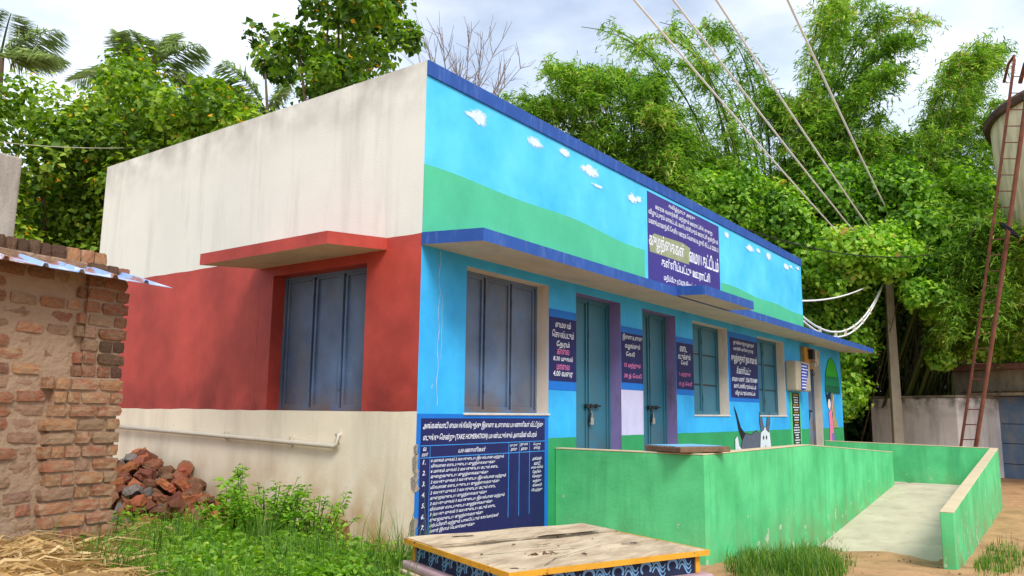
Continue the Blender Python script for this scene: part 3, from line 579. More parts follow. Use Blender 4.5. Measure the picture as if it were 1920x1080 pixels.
def scrolls(n, face):
    for k in range(n):
        s = MB(); x0 = .10+k*((W_ if face == 'x' else D_)-.2)/n; c = Vector((x0+.05, ZT-.09))
        def strip(pts, wd_):
            vs = []
            for j, (a, b) in enumerate(pts):
                q = pts[min(j+1,len(pts)-1)]; p = pts[max(j-1,0)]; dx, dz = q[0]-p[0], q[1]-p[1]; l_ = math.hypot(dx,dz) or 1; ww = wd_*(1-.7*abs(j/(len(pts)-1)-.4))
                for sg in (1,-1):
                    aa, bb = a-dz/l_*ww*sg, b+dx/l_*ww*sg
                    vs.append((aa,-D_+i_-.002,bb) if face == 'x' else (i_-.002,-D_+aa,bb))
            fs = [(2*j,2*j+1,2*j+3,2*j+2) for j in range(len(pts)-1)]
            s.add(vs, fs)
        strip([(c.x+.045*math.cos(t),c.y+.045*math.sin(t)*.9) for t in np.linspace(-.6,4.0,10)], .012)
        for h_ in (-.03,0,.028): strip([(c.x+.06+.12*t, c.y+h_+.035*math.sin(t*6)) for t in np.linspace(0,1,9)], .007)
        o = s.xf(TM).build('painted_scroll', SCROLL, plat)
scrolls(6, 'x'); scrolls(6, 'y')
MB().box(-.03,W_+.03,-D_-.03,.03,ZT-.215,ZT-.161).xf(TM).build('pink_moulding', PNK, plat, bevel=.018)
MB().box(-.06,W_+.06,-D_-.06,.06,ZT-.245,ZT-.216).xf(TM).build('cream_moulding', COPING, plat, bevel=.008)
MB().box(-.02,W_+.02,-D_-.02,.02,ZT-.40,ZT-.246).xf(TM).build('green_panel', GRN2, plat)
MB().box(-.09,W_+.09,-D_-.09,.09,-.08,ZT-.401).xf(TM).build('base_plinth', GRN2, plat, bevel=.02)
GAP = mat('dark_crack', srgb(48,36,28), .3, 20, bump=.4)
rr = random.Random(12)
for (pts, w0) in (([(.02,-.478),(.3,-.482),(.6,-.476),(.95,-.480),(1.3,-.474),(1.68,-.478)], .011), ([(.02,-.975),(.4,-.974),(.7,-.977),(1.0,-.972)], .006), ([(.25,-1.49),(.5,-1.28),(.8,-1.16),(1.1,-1.02)], .005),
                  ([(.30,-.18),(.36,-.17),(.44,-.185),(.50,-.18)], .022), ([(1.25,-1.05),(1.33,-1.06),(1.42,-1.05)], .018), ([(.62,-.80),(.70,-.81),(.80,-.795)], .014), ([(.9,-.47),(1.2,-.468),(1.5,-.47)], .022)):
    vs = []; q = []
    for a, b in zip(pts, pts[1:]): q += [(a[0]+(b[0]-a[0])*k/5, a[1]+(b[1]-a[1])*k/5) for k in range(5)]
    q.append(pts[-1])
    for k, (x, y) in enumerate(q):
        ww = w0*rr.uniform(.35,1.1)*(1 if 0 < k < len(q)-1 else .1); vs += [(x,y-ww,ZT+.0155),(x,y+ww,ZT+.0155)]
    MB().add(vs, [(2*k,2*k+2,2*k+3,2*k+1) for k in range(len(q)-1)]).xf(TM).build('board_crack', GAP, plat)
# crack debris: dry clods and twigs lying on the boards are one loose scatter
dv = MB(); rr = random.Random(8)
for k in range(26):
    x, y = rr.uniform(.1,W_-.1), rr.uniform(-D_+.1,-.1)
    if k < 18: x, y = .5+rr.gauss(0,.06), -1.10+rr.gauss(0,.05)
    a = rr.random()*6.3; l_ = rr.uniform(.008,.022); r_ = rr.uniform(.002,.005)
    dv.tube([(x-l_*math.cos(a),y-l_*math.sin(a),ZT+.008),(x,y,ZT+.010+r_),(x+l_*math.cos(a),y+l_*math.sin(a),ZT+.008)], r_, 5)
o = dv.xf(TM).build('dry_debris', mat('dry_debris', srgb(96,70,52), .3, 20, bump=.3)); tag(o, 'dry twigs and crumbs scattered on the wooden platform', 'debris'); o['kind'] = 'stuff'

# ------------------------------------------------------------------ ruined brick house at the left
E0 = at(224, 745, 6.2); BA = R(8.4)
bh = thing('brick_house', 'old brick house corner with crumbling mud mortar and tin roof edge at left', 'house', (E0.x, E0.y, float(gz(E0.x, E0.y))-.1))
HM = Matrix.Translation((E0.x, E0.y, 0)) @ Matrix.Rotation(BA, 4, 'Z')     # local x: 0 at the right end, negative to the left; front at y=0, facing -y
MUD = mat('mud_mortar', srgb(156,130,106), .25, 3, bump=.9, bscale=24, dirt=.55, dirtcol=srgb(116,94,76), streak=(3,3,3), dlo=.45, dhi=.65, chip=.66, chipcol=srgb(170,145,118), chipscale=7)
BRK = mat('old_red_brick', srgb(132,90,70), .28, 6, bump=.8, bscale=38, objrand=.32, dirt=.85, dirtcol=srgb(150,126,104), streak=(4,4,4), dlo=.42, dhi=.60, col2=srgb(176,104,68))
BRKO = mat('orange_brick', srgb(166,112,80), .22, 7, bump=.7, bscale=40, objrand=.2, dirt=.85, dirtcol=srgb(178,150,120), streak=(3,3,3), dlo=.42, dhi=.62)
BRKD = mat('mossy_dark_brick', srgb(112,82,64), .35, 8, bump=.8, bscale=36, objrand=.3, dirt=.7, dirtcol=srgb(52,48,40), streak=(10,10,10), dlo=.45, dhi=.65)
WZ0, WZ1 = .15, 2.66
MB().box(-2.6,-.03,.02,2.6,WZ0,WZ1).xf(HM).build('house_wall', MUD, bh, bevel=.015)
MB().box(-.55,-.035,-.028,.018,WZ0,1.79).box(-.34,-.035,-.008,.018,1.792,WZ1-.01).xf(HM).build('mortar_bed', MUD, bh)
def brickmesh(seed, l, d, h, rough):
    r = random.Random(seed); vs = []; n = (4,2,2)
    idx = {}
    for i in range(n[0]+1):
        for j in range(n[1]+1):
            for k in range(n[2]+1):
                if i in (0,n[0]) or j in (0,n[1]) or k in (0,n[2]):
                    idx[i,j,k] = len(vs); e = (i in (0,n[0]))+(j in (0,n[1]))+(k in (0,n[2]))
                    q = [(i/n[0]-.5)*l, (j/n[1]-.5)*d, (k/n[2]-.5)*h]
                    if e >= 2: q = [c*(1-.045*(e-1)*r.uniform(.1,2.4)*rough) for c in q]
                    vs.append([c+r.gauss(0,.0035*rough) for c in q])
    fs = []
    def quad(f):
        for a in range(f[0]):
            for b in range(f[1]): yield a, b
    for s in (0, n[0]):
        for j in range(n[1]):
            for k in range(n[2]):
                q = [idx[s,j,k],idx[s,j+1,k],idx[s,j+1,k+1],idx[s,j,k+1]]; fs.append(q if s else q[::-1])
    for s in (0, n[1]):
        for i in range(n[0]):
            for k in range(n[2]):
                q = [idx[i,s,k],idx[i+1,s,k],idx[i+1,s,k+1],idx[i,s,k+1]]; fs.append(q[::-1] if s else q)
    for s in (0, n[2]):
        for i in range(n[0]):
            for j in range(n[1]):
                q = [idx[i,j,s],idx[i+1,j,s],idx[i+1,j+1,s],idx[i,j+1,s]]; fs.append(q if s else q[::-1])
    me = bpy.data.meshes.new('brick'); me.from_pydata(vs, [], fs); me.polygons.foreach_set('use_smooth', [False]*len(fs)); return me
BV = [brickmesh(s, 1, 1, 1, .9) for s in range(6)]
def unit_bricks(m): 
    res = []
    for me in BV: c = me.copy(); c.materials.append(m); res.append(c)
    return res
UB = {'r': unit_bricks(BRK), 'o': unit_bricks(BRKO), 'd': unit_bricks(BRKD), 'm': unit_bricks(mat('mud_smeared_brick', srgb(164,132,106), .2, 5, bump=.9, bscale=24, objrand=.14, dirt=.5, dirtcol=srgb(150,100,74), streak=(4,4,4), dlo=.5, dhi=.62))}
def put_brick(kind, cx, cy, cz, l, d, h, rz=0, ry=0, parent=bh, M=HM, name='brick'):
    o = bpy.data.objects.new(name, random.choice(UB[kind])); COL.objects.link(o)
    m = M @ Matrix.Translation((cx,cy,cz)) @ Euler((0,ry,rz)).to_matrix().to_4x4() @ Matrix.Diagonal((l,d,h,1))
    if parent: o.parent = parent; o.matrix_parent_inverse = Matrix.Translation(parent.location).inverted()
    o.matrix_basis = m; return o
rb = random.Random(4); CH = .098
z = .42; row = 0
while z < WZ1-.02:
    pier = z < 1.78
    xl = -.56 if pier else -.36
    # quoin / pier bricks, proud of the wall
    x = rb.uniform(-.012,.012); alt = row % 2
    while x > xl:
        l = (.235 if alt else .115)*rb.uniform(.9,1.1); alt = 1-alt if rb.random() < .75 else alt
        if x-l < xl-.06: l = max(.07, x-xl)
        kind = ('o' if rb.random() < .9 else 'm') if pier else rb.choice('ddrrm')
        if z > 2.25: kind = rb.choice('dd'+'r')
        put_brick(kind, x-l/2, (.045 if pier else .07)+rb.uniform(-.012,.012), z+CH/2-.006, l-.010, .2, CH-.016, rb.gauss(0,.02), rb.gauss(0,.018))
        x -= l
    # field bricks, half buried in mud
    x -= .01
    while x > -1.55:
        l = rb.choice([.22,.23,.115,.2])*rb.uniform(.9,1.08); u_ = rb.random()
        if u_ < .78:
            kind = 'm' if u_ < .42 else ('r' if u_ < .70 else 'o')
            put_brick(kind, x-l/2, .122+rb.uniform(-.014,.012)-(.01 if kind != 'm' else 0), z+CH/2-.006+rb.gauss(0,.004), l-.02, .22, CH-.024, rb.gauss(0,.02), rb.gauss(0,.03))
        x -= l
    z += CH; row += 1
# end face bricks
z = .42
while z < WZ1-.05:
    for y in (.32,.56,.80): put_brick(rb.choice('rdo'), -.06+rb.uniform(-.01,.01), y+rb.uniform(-.02,.02), z+CH/2, .12, .215, CH-.018, 0, 0)
    z += CH
# coping course on edge above the tin
x = .02
while x > -1.5:
    l = rb.choice([.115,.12,.2]) if x > -.35 else .085
    put_brick('o' if x > -.33 else 'd', x-l/2-.06, .34, 2.735+rb.uniform(-.006,.006), l-.008, .24, .125, rb.gauss(0,.02), rb.gauss(0,.015)); x -= l
# tin sheet
TIN = mat('painted_tin_sheet', srgb(120,150,206), .15, 1.4, rough=.45, bump=.1, spec=.5, chip=.50, chipcol=srgb(150,104,88), chipscale=3.2, col2=srgb(150,178,228), dirt=.7, dirtcol=srgb(206,206,212), streak=(4,4,4), dlo=.5, dhi=.56)
mb = MB(); per = .265; vs = []; fs = []
prof = []; x = -1.9
while x < .16:
    for (dx, dz) in ((0,0),(.20,0),(.212,.026),(.238,.026),(.25,0)): prof.append((x+dx*1.06, dz))
    x += per
prof = [p for p in prof if p[0] < .17]
for (y, zz) in ((-.30,2.52),(.215,2.665),(.218,2.667)):
    for (px_, pz) in prof: vs.append((px_, y, zz+pz))
n_ = len(prof)
for r_ in range(2):
    for k in range(n_-1): fs.append((r_*n_+k, r_*n_+k+1, (r_+1)*n_+k+1, (r_+1)*n_+k))
ts = mb.add(vs, fs).xf(HM).build('tin_sheet', TIN, bh); sm = ts.modifiers.new('thickness', 'SOLIDIFY'); sm.thickness = .004
MB().tube([HM @ Vector((-.1,.2,1.83)), HM @ Vector((.075,.17,1.83))], .016, 8).build('pipe_stub', WHITEP, bh)
# plain concrete pillar standing behind it
cp = at(-30, 380, 7.6)
pil = MB().box(-.45,.25,-.12,.30,-1.5,.50).xf(Matrix.Translation(cp) @ Matrix.Rotation(BA,4,'Z')).build('concrete_pillar', mat('stained_plaster', srgb(168,160,150), .14, 2, bump=.3, dirt=.6, dirtcol=srgb(110,98,88), streak=(5,5,1.2), dlo=.48, dhi=.7), bevel=.02)
pil.data.transform(Matrix.Translation((-cp.x,-cp.y,-cp.z))); pil.location = cp
tag(pil, 'stained grey plaster pillar rising behind the tin sheet roof', 'pillar')

# ------------------------------------------------------------------ heap of broken bricks against the side wall
RUB = mat('rubble_brick', srgb(122,74,54), .35, 9, bump=.7, bscale=45, objrand=.34, dirt=.4, dirtcol=srgb(92,66,52), streak=(12,12,12), dlo=.5, dhi=.7)
RUBS = mat('rubble_stone', srgb(120,112,106), .3, 14, bump=.9, bscale=40, objrand=.3, dirt=.6, dirtcol=srgb(60,56,54), streak=(14,14,14), dlo=.48, dhi=.62)
def chunk(seed, m):
    r = random.Random(seed); l, d, h = r.uniform(.10,.215), .105, .072
    me = brickmesh(seed, l, d, h, 1.5)
    if r.random() < .75:                                   # a broken end: shear one end off
        for v in me.vertices:
            if v.co.x > l*.15: v.co.x -= (v.co.x-l*.1)*(.4+.5*(v.co.y/d+.5))*r.uniform(.7,1.1)
    me.materials.append(m); me.name = 'brick_chunk'; return me
RUB2 = mat('rubble_brown_brick', srgb(112,76,56), .3, 9, bump=.7, bscale=45, objrand=.3, dirt=.5, dirtcol=srgb(150,128,108), streak=(9,9,9), dlo=.52, dhi=.7)
RUB3 = mat('rubble_orange_brick', srgb(150,88,58), .2, 9, bump=.7, bscale=45, objrand=.2, dirt=.4, dirtcol=srgb(110,70,50), streak=(12,12,12), dlo=.5, dhi=.7)
CHK = [chunk(100+i, (RUB,RUB2,RUB3)[i % 3]) for i in range(15)]; STN = [chunk(200+i, RUBS) for i in range(6)]
HC_ = Vector((-.42, 4.25, 0)); rr = random.Random(21)
def heap_h(x, y):
    dx = (x+.0)/1.25; dy = (y-4.5)/(2.5 if y < 4.5 else 1.6)
    return max(0, 1-math.sqrt(dx*dx+dy*dy))**.85*1.02
cnt = 0
for layer in range(3):
    for k in range(150):
        y = rr.uniform(2.3, 6.0); x = rr.uniform(-1.35, -.09)
        h = heap_h(x, y)
        if h < .06 or h < layer*.12: continue
        g = float(gz(x, y)); zc = g+h-layer*.10-rr.uniform(0,.07)
        if zc < g+.02: zc = g+.03
        stone = rr.random() < .16
        big = rr.random()
        o = bpy.data.objects.new('broken_stone' if stone else 'broken_brick', rr.choice(STN if stone else CHK)); COL.objects.link(o)
        s = rr.uniform(.85,1.65)*(1.2 if layer == 0 else 1); o.location = (x,y,zc); o.scale = (s,s*rr.uniform(.9,1.1),s*rr.uniform(.9,1.15)); o.rotation_euler = (rr.uniform(-.9,.9), rr.uniform(-.8,.8), rr.uniform(0,6.3))
        if stone: tag(o, 'grey stone lump among the broken bricks heaped against the cream wall', 'stone', 'grey stones in the brick heap')
        else: 
            zone = ('near the peak' if h > .62 else 'halfway up' if h > .3 else 'at the foot')+(' against the wall' if x > -.5 else ' on the outer slope')+(' nearer the house' if y > 4.5 else ' nearer the weeds')
            tag(o, {0:'red',1:'brown',2:'orange'}[CHK.index(o.data) % 3]+' broken brick of the heap, '+zone, 'brick', 'broken bricks in the heap')
        cnt += 1
mb = MB(); vs = []; fs = []; nx, ny = 14, 24
for i in range(nx+1):
    for j in range(ny+1):
        x = -1.4+1.39*i/nx; y = 2.4+3.7*j/ny; vs.append((x, y, float(gz(x,y))+max(-.05, heap_h(x,y)*.8-.22)))
for i in range(nx):
    for j in range(ny): a = i*(ny+1)+j; fs.append((a, a+ny+1, a+ny+2, a+1))
o = mb.add(vs, fs).build('rubble_fines', mat('brick_dust', srgb(96,60,44), .3, 9, bump=1, bscale=30)); o['kind'] = 'stuff'; tag(o, 'dark brick dust and fines filling the heap of broken bricks', 'rubble')

# ------------------------------------------------------------------ grass, weeds, straw
GRASS = leafmat('grass_blade', [(0,srgb(46,78,26)),(.5,srgb(88,130,42)),(.85,srgb(132,160,62)),(.93,srgb(176,170,96)),(1,srgb(196,176,120))], .4)
WEED = leafmat('weed_leaf', [(0,srgb(70,116,30)),(.45,srgb(120,168,50)),(.85,srgb(166,202,76)),(1,srgb(206,216,110))], .45)
STRAWM = leafmat('dry_straw', [(0,srgb(128,98,58)),(.5,srgb(186,152,98)),(1,srgb(222,196,146))], .2, .7)
def blades(name, pts, hmin, hmax, wd, label, cat, lean=.45, m=None, fade=0, fade_r=1):
    n = len(pts); P = np.array(pts); c_ = np.median(P, 0); h = RS.uniform(hmin, hmax, n)*(1-fade*np.clip(np.linalg.norm((P-c_)[:,:2],axis=1)/(fade_r),0,1)); h = h*(.45+.95*(.5+.5*np.sin(P[:,0]*4.1+1.3*np.sin(P[:,1]*3))*np.sin(P[:,1]*4.7+np.sin(P[:,0]*2.1)))); a = RS.uniform(0, 2*np.pi, n); ln = RS.uniform(.1, 1, n)*lean
    d = np.stack([np.cos(a), np.sin(a), np.zeros(n)], 1); s = np.stack([-np.sin(a), np.cos(a), np.zeros(n)], 1)*wd*.5*RS.uniform(.6,1.3,n)[:,None]
    up = np.array([0,0,1.])
    m1 = P+d*(h*ln*.35)[:,None]+up*(h*.55)[:,None]; tp = P+d*(h*ln)[:,None]+up*(h*(1-.25*ln))[:,None]
    V = np.stack([P-s, P+s, m1+s*.7, m1-s*.7, tp], 1).reshape(-1,3); i = np.arange(n)*5
    F = np.stack([np.stack([i,i+1,i+2],1),np.stack([i,i+2,i+3],1),np.stack([i+3,i+2,i+4],1)],1).reshape(-1,3)
    t = np.repeat(np.clip(RS.beta(2,2.4,n),0,1),3)
    o = npmesh(name, V, F, m or GRASS, tint=t); tag(o, label, cat); o['kind'] = 'stuff'; return o
def ground_pts(n, box, fn=lambda u, v: 1+0*u):
    px = RS.uniform(box[0], box[2], n*6); py = RS.uniform(box[1], box[3], n*6)
    k = RS.rand(n*6) < fn(px, py); px, py = px[k], py[k]
    D = np.array(FW)+np.outer((px-960)/FPX, np.array(RT))+np.outer((540-py)/FPX, np.array(UP)); C = np.array(CAMP)
    z = np.full(len(px), .1)
    for _ in range(5):
        P = C+D*((z-C[2])/D[:,2])[:,None]; z = gz(P[:,0], P[:,1])
    P[:,2] = z-.01; P = P[~((P[:,1] > -.02) & (P[:,0] > -.02))]
    return [tuple(q) for q in P[:n]]
def inplat(p):
    q = TM.inverted() @ Vector(p); return -.12 < q.x < W_+.12 and -D_-.12 < q.y < .12
patch = lambda px, py: np.clip((px-120)/240, .06, 1)*np.clip((py-968)/70, .10, 1)*np.where(px < 640, 1, .6)
gp = [p for p in ground_pts(11000, (60,965,800,1200), patch) if not inplat(p)]
blades('long_grass', gp, .07, .42, .009, 'long green grass in front of the cream side wall', 'grass', lean=.8)
tuft = lambda px, py: np.maximum(0, 1-((px-1480)/125)**2-((py-1056)/55)**2)**.6
gp = [p for p in ground_pts(5200, (1330,990,1620,1130), tuft) if p[1] < -1.93]
hs = None
blades('grass_tuft', gp, .08, .36, .010, 'thick grass tuft at the foot of the green ramp wall', 'grass', lean=.9, fade=.6, fade_r=1.6)
def sidefar(px, py): return np.maximum(0, 1-((px-1870)/75)**2-((py-1050)/34)**2)
gp = [p for p in ground_pts(900, (1800,1005,1960,1100), sidefar) if p[1] < -3.9]
blades('roadside_weeds', gp, .04, .2, .012, 'scattered weeds beside the outer ramp wall', 'grass')
gp = [p for p in ground_pts(260, (630,1060,800,1190)) if not inplat(p)]
blades('tall_grass_stems', gp, .2, .7, .008, 'tall thin grass stems beside the wooden platform', 'grass', .6)

gp = np.array([p for p in ground_pts(4200, (150,985,800,1190), patch) if not inplat(p)])
P_ = np.repeat(gp, 4, 0); P_[:,:2] += RS.normal(0,.035,(len(P_),2)); P_[:,2] += RS.uniform(.02,.24,len(P_))
V, F = leafgeo(P_, RS.normal(size=P_.shape)*.4+np.array([0,0,1.]), RS.uniform(.025,.085,len(P_)), .6)
o = npmesh('ground_weeds', V, F, WEED, tint=np.repeat(RS.beta(2,2.2,len(P_)),2)); tag(o, 'small broad-leaved weeds mixed into the long grass', 'weeds'); o['kind'] = 'stuff'
def weed(name, px, py, zg, h, spread, nst, label, lsize=.055):
    p = onz(px, py, zg); root = thing(name, label, 'plant', tuple(p), 'weeds growing by the side wall')
    st = MB(); LP = []; LN = []; LS = []; LT = []
    for k in range(nst):
        a = RS.uniform(0,6.28); r0 = RS.uniform(0,.35)*spread; hh = h*RS.uniform(.55,1.0)
        b = Vector((p.x+r0*math.cos(a), p.y+r0*math.sin(a), p.z)); o_ = Vector((math.cos(a),math.sin(a),0))*spread*RS.uniform(.2,.75)
        pts = [b, b+o_*.35+Vector((0,0,hh*.5)), b+o_*.8+Vector((0,0,hh*.85)), b+o_+Vector((0,0,hh))]
        st.tube(pts, [.006,.005,.0035,.002], 4)
        nl = int(16+hh*38)
        for j in range(nl):
            t = RS.uniform(.2,1.0); i0 = min(2,int(t*3)); q = pts[i0].lerp(pts[i0+1], t*3-i0)
            aa = RS.uniform(0,6.28); dd = Vector((math.cos(aa),math.sin(aa),RS.uniform(-.1,.5)))
            ls = lsize*RS.uniform(.6,1.5)*(1.15-.4*t); q = q+dd*ls*.75
            LP.append(q); LT.append(dd); LN.append(Vector((RS.normal()*.35,RS.normal()*.35,1))); LS.append(ls)
    st.build('stem', GRASS, root)
    V, F = leafgeo(np.array(LP), np.array(LN), np.array(LS), .55, .2, np.array(LT))
    npmesh('foliage', V, F, WEED, root, np.repeat(RS.beta(2,2.2,len(LP)),2))
    return root
weed('leafy_weed', 500, 1052, .22, .70, .48, 46, 'broad light green weed clump in the middle of the grass')
weed('leafy_weed', 430, 1030, .25, .48, .36, 26, 'low leafy weed clump nearest the brick heap')
weed('leafy_weed', 585, 1055, .20, .62, .40, 32, 'spreading weed clump at the right end of the weeds near the wall corner')
weed('leafy_weed', 545, 1100, .20, .40, .34, 24, 'low yellowish weed clump at the bottom front of the grass')
weed('leafy_weed', 405, 1092, .22, .34, .32, 18, 'small weed clump between the straw and the big weeds')
weed('tall_weed', 452, 1010, .27, .78, .12, 5, 'tall narrow weed with upright leafy tip in front of the brick heap', .07)
weed('tall_weed', 428, 1018, .27, .60, .10, 4, 'young bright green weed with large leaves before the heap', .10)
# straw heap
def straw():
    n = 4200; px = RS.uniform(-120,380,n); py = RS.uniform(985,1130,n); V = []; F = []; t = []
    k = 0
    for i in range(n):
        if px[i] > 180 and RS.rand() < (px[i]-180)/220: continue
        p = onz(px[i], py[i], .5); g = float(gz(p.x,p.y))
        h = .05+.26*max(0, 1-((px[i]-40)/340)**2)*RS.uniform(.35,1)
        p = onz(px[i], py[i], g+h)
        if (HM.inverted() @ p).y > -.04 and (HM.inverted() @ p).x < .1: continue
        a = RS.normal(.35,.6) if RS.rand() < .75 else RS.uniform(0,6.28); l = RS.uniform(.10,.5); wv = RS.choice([.002,.003,.005,.009])*RS.uniform(.7,1.2)
        d = Vector((math.cos(a),math.sin(a),RS.normal()*.10)); s = Vector((-math.sin(a),math.cos(a),RS.normal()*1.2))*wv
        bend = Vector((0,0,RS.uniform(-.03,.06)))
        q = [p-d*l/2-s*.5, p-d*l/2+s*.5, p+bend+s, p+bend-s, p+d*l/2+s*.25, p+d*l/2-s*.25]
        V += q; F += [(k,k+1,k+2,k+3),(k+3,k+2,k+4,k+5)]; t += [RS.beta(2,2)]*2; k += 6
    o = npmesh('straw_heap', V, F, STRAWM, tint=t); tag(o, 'dry straw and corn stalks heaped below the brick house wall', 'straw'); o['kind'] = 'stuff'
straw()
vs = []; fs = []
for i in range(21):
    for j in range(21):
        q = HM @ Vector((-2.0+2.3*i/20, -1.4+1.42*j/20, 0)); g = float(gz(q.x,q.y)); b = .13*max(0,math.sin(math.pi*i/20))**.7*max(0,math.sin(math.pi*(.15+.8*j/20)))
        vs.append((q.x,q.y,g-.01+b+RS.normal()*.012))
for i in range(20):
    for j in range(20): a = i*21+j; fs.append((a,a+21,a+22,a+1))
o = MB().add(vs, fs).build('straw_litter', mat('straw_litter', srgb(150,120,76), .35, 14, bump=1, bscale=50, dirt=.6, dirtcol=srgb(90,68,44), streak=(20,20,20))); o['kind'] = 'stuff'; tag(o, 'matted brown straw litter under the loose stalks', 'straw')
for i, pts in enumerate([[(20,1003),(60,968),(110,958),(150,955)],[(100,955),(125,975),(145,995)],[(130,950),(170,965),(190,995)],[(0,1000),(120,985),(235,1012)]]):
    q = [onz(a, b, .62-.04*j) for j, (a, b) in enumerate(pts)]
    o = MB().tube(q, [.009,.008,.007,.004][:len(q)], 5).build('dry_stalk', STRAWM)
    tag(o, ['long dry stalk arching up against the brick wall at left','short dry stalk leaning down from the arch top','dry stalk bending right across the foot of the brick pier','long dry stalk lying flat along the front of the straw'][i], 'stalk', 'bent stalks on the straw')
# dried mud stump by the wall corner
p = onz(628, 1040, .2)
vs = []; fs = []; n_ = 10
for r_ in range(6):
    for k in range(n_): t = 2*math.pi*k/n_; q = .13*(1-.15*r_/5)*(1+.12*math.sin(3*t+r_)+RS.normal()*.05); vs.append((p.x+q*math.cos(t), p.y+q*math.sin(t), p.z-.05+.075*r_+RS.normal()*.008))
for r_ in range(5):
    for k in range(n_): fs.append((r_*n_+k, r_*n_+(k+1)%n_, (r_+1)*n_+(k+1)%n_, (r_+1)*n_+k))
fs.append(tuple(5*n_+k for k in range(n_)))
o = MB().add(vs, fs).build('tree_stump', mat('stump_bark', srgb(140,104,66), .3, 9, bump=1, bscale=30, dirt=.6, dirtcol=srgb(70,50,34), streak=(16,16,3)), smooth=False); tag(o, 'short brown stump beside the weeds at the wall corner', 'stump')
# pebbles and dry leaves on the sand
pv = []; 
mbp = MB(); rr = random.Random(2)
for k in range(170):
    px, py = rr.uniform(1350,1930), rr.uniform(1000,1080); q = onz(px, py, -.25)
    for _ in range(3): q = onz(px, py, float(gz(q.x,q.y)))
    if q.y > -1.95 or (-3.9 < q.y and q.x > 6.3): continue
    s_ = rr.uniform(.004,.016); a = rr.random()*6
    mbp.add([(q.x+s_*math.cos(a+i*1.57)*rr.uniform(.6,1.3), q.y+s_*math.sin(a+i*1.57)*rr.uniform(.6,1.3), q.z+(0 if j == 0 else s_*.8)) for j in range(2) for i in range(4)], [(4,5,6,7),(0,1,5,4),(1,2,6,5),(2,3,7,6),(3,0,4,7)])
o = mbp.build('pebbles', mat('pebble_stone', srgb(120,92,68), .4, 30, bump=0)); o['kind'] = 'stuff'; tag(o, 'small pebbles and crumbs on the sandy ground by the ramp', 'pebbles')

# ------------------------------------------------------------------ sheds, pole, tank on the right
PLAST = mat('lime_stained_plaster', srgb(240,234,230), .12, 1.2, bump=.25, dirt=.5, dirtcol=srgb(120,110,106), streak=(3.2,3.2,.55), dlo=.50, dhi=.76, low=(2.3,1.5,1.2,srgb(70,66,64)), chip=.70, chipcol=srgb(170,120,110), chipscale=3)
PLAST2 = mat('old_shed_plaster', srgb(158,146,126), .18, 1.0, bump=.3, dirt=.85, dirtcol=srgb(70,66,58), streak=(2,2,.7), dlo=.44, dhi=.66)
c0 = at(1634, 800, 27.5); c1 = at(1797, 800, 24.5); dv_ = (c1-c0); dv_.z = 0; ang = math.atan2(dv_.y, dv_.x); ln_ = dv_.length
KM = Matrix.Translation((c0.x,c0.y,0)) @ Matrix.Rotation(ang,4,'Z')
top = at(1715, 746, 26).z
cis = thing('water_cistern', 'low whitewashed plaster cistern with black water stains below the bamboo', 'cistern', (c0.x,c0.y,-.33))
MB().box(0,ln_,0,2.2,-.6,top).xf(KM).build('cistern_wall', PLAST, cis, bevel=.04)
MB().box(-.04,ln_+.04,-.04,2.24,top+.002,top+.07).xf(KM).build('cistern_lid', PLAST2, cis, bevel=.02)
# shed
s0 = at(1792, 760, 26.5); s0.z = 0; sa = ang+R(6); SM = Matrix.Translation(s0) @ Matrix.Rotation(sa,4,'Z')
shd = thing('pump_shed', 'small stained plaster shed with blue metal double door at the right edge', 'shed', (s0.x,s0.y,-.33))
zr = at(1850, 690, 26).z; zl = at(1850, 742, 26).z
dx0, dx1 = .86, 2.30
mb = MB()
mb.box(0,dx0,0,.2,-.6,zr-.1).box(dx1,5,0,.2,-.6,zr-.1).box(dx0,dx1,0,.2,zl,zr-.1).box(0,.2,.2,4,-.6,zr-.1).box(4.8,5,.2,4,-.6,zr-.1).box(.2,4.8,3.8,4,-.6,zr-.1)
mb.xf(SM).build('shed_wall', PLAST2, shd)
MB().box(-.28,5.3,-.35,4.3,zr-.098,zr+.10).xf(SM).build('roof_slab', mat('rusty_pink_slab', srgb(128,92,84), .25, 2, bump=.4, dirt=.7, dirtcol=srgb(70,58,50), streak=(4,4,3)), shd, bevel=.03)
MB().box(dx0-.45,dx1+.5,-.45,-.002,zl-.02,zl+.07).xf(SM).build('door_canopy', PLAST2, shd)
MB().box(dx0+.002,dx1-.002,.10,.13,-.5,zl-.002).xf(SM).build('door', DARKM, shd)
DG = mat('rusted_blue_door', srgb(104,128,158), .18, 1.5, rough=.6, bump=.15, dirt=.65, dirtcol=srgb(150,146,136), streak=(2,2,1.4), dlo=.46, dhi=.62, chip=.63, chipcol=srgb(122,78,46), chipscale=2.2)
pz = [-.48,.12,.75,1.36,zl-.03]
for a, b in zip(pz, pz[1:]): MB().box(dx0+.03,dx1-.03,.07,.098,a+.012,b-.012).xf(SM).build('door_panel', DG, shd)
MB().tube([SM @ Vector((.15,-.1,zr+.10)), SM @ Vector((.15,-.1,zr+.62))], .025, 6).tube([SM @ Vector((.15,-.1,zr+.22)), SM @ Vector((1.75,-.1,zr+.22))], .03, 6).build('roof_pipe', WHITEP, shd)
LIT = MB(); rr = random.Random(9)
for k in range(60): x = rr.uniform(dx0-.4,dx1+.4); y = rr.uniform(-.42,-.05); LIT.tube([(x-.06,y,zl+.08),(x+.06,y+rr.uniform(-.05,.05),zl+.08+rr.uniform(0,.06))], .014, 4)
o = LIT.xf(SM).build('leaf_litter', STRAWM, shd); o['kind'] = 'stuff'
br = thing('blue_board', 'blue notice board leaning between cistern and shed door', 'board', (s0.x,s0.y,-.3))
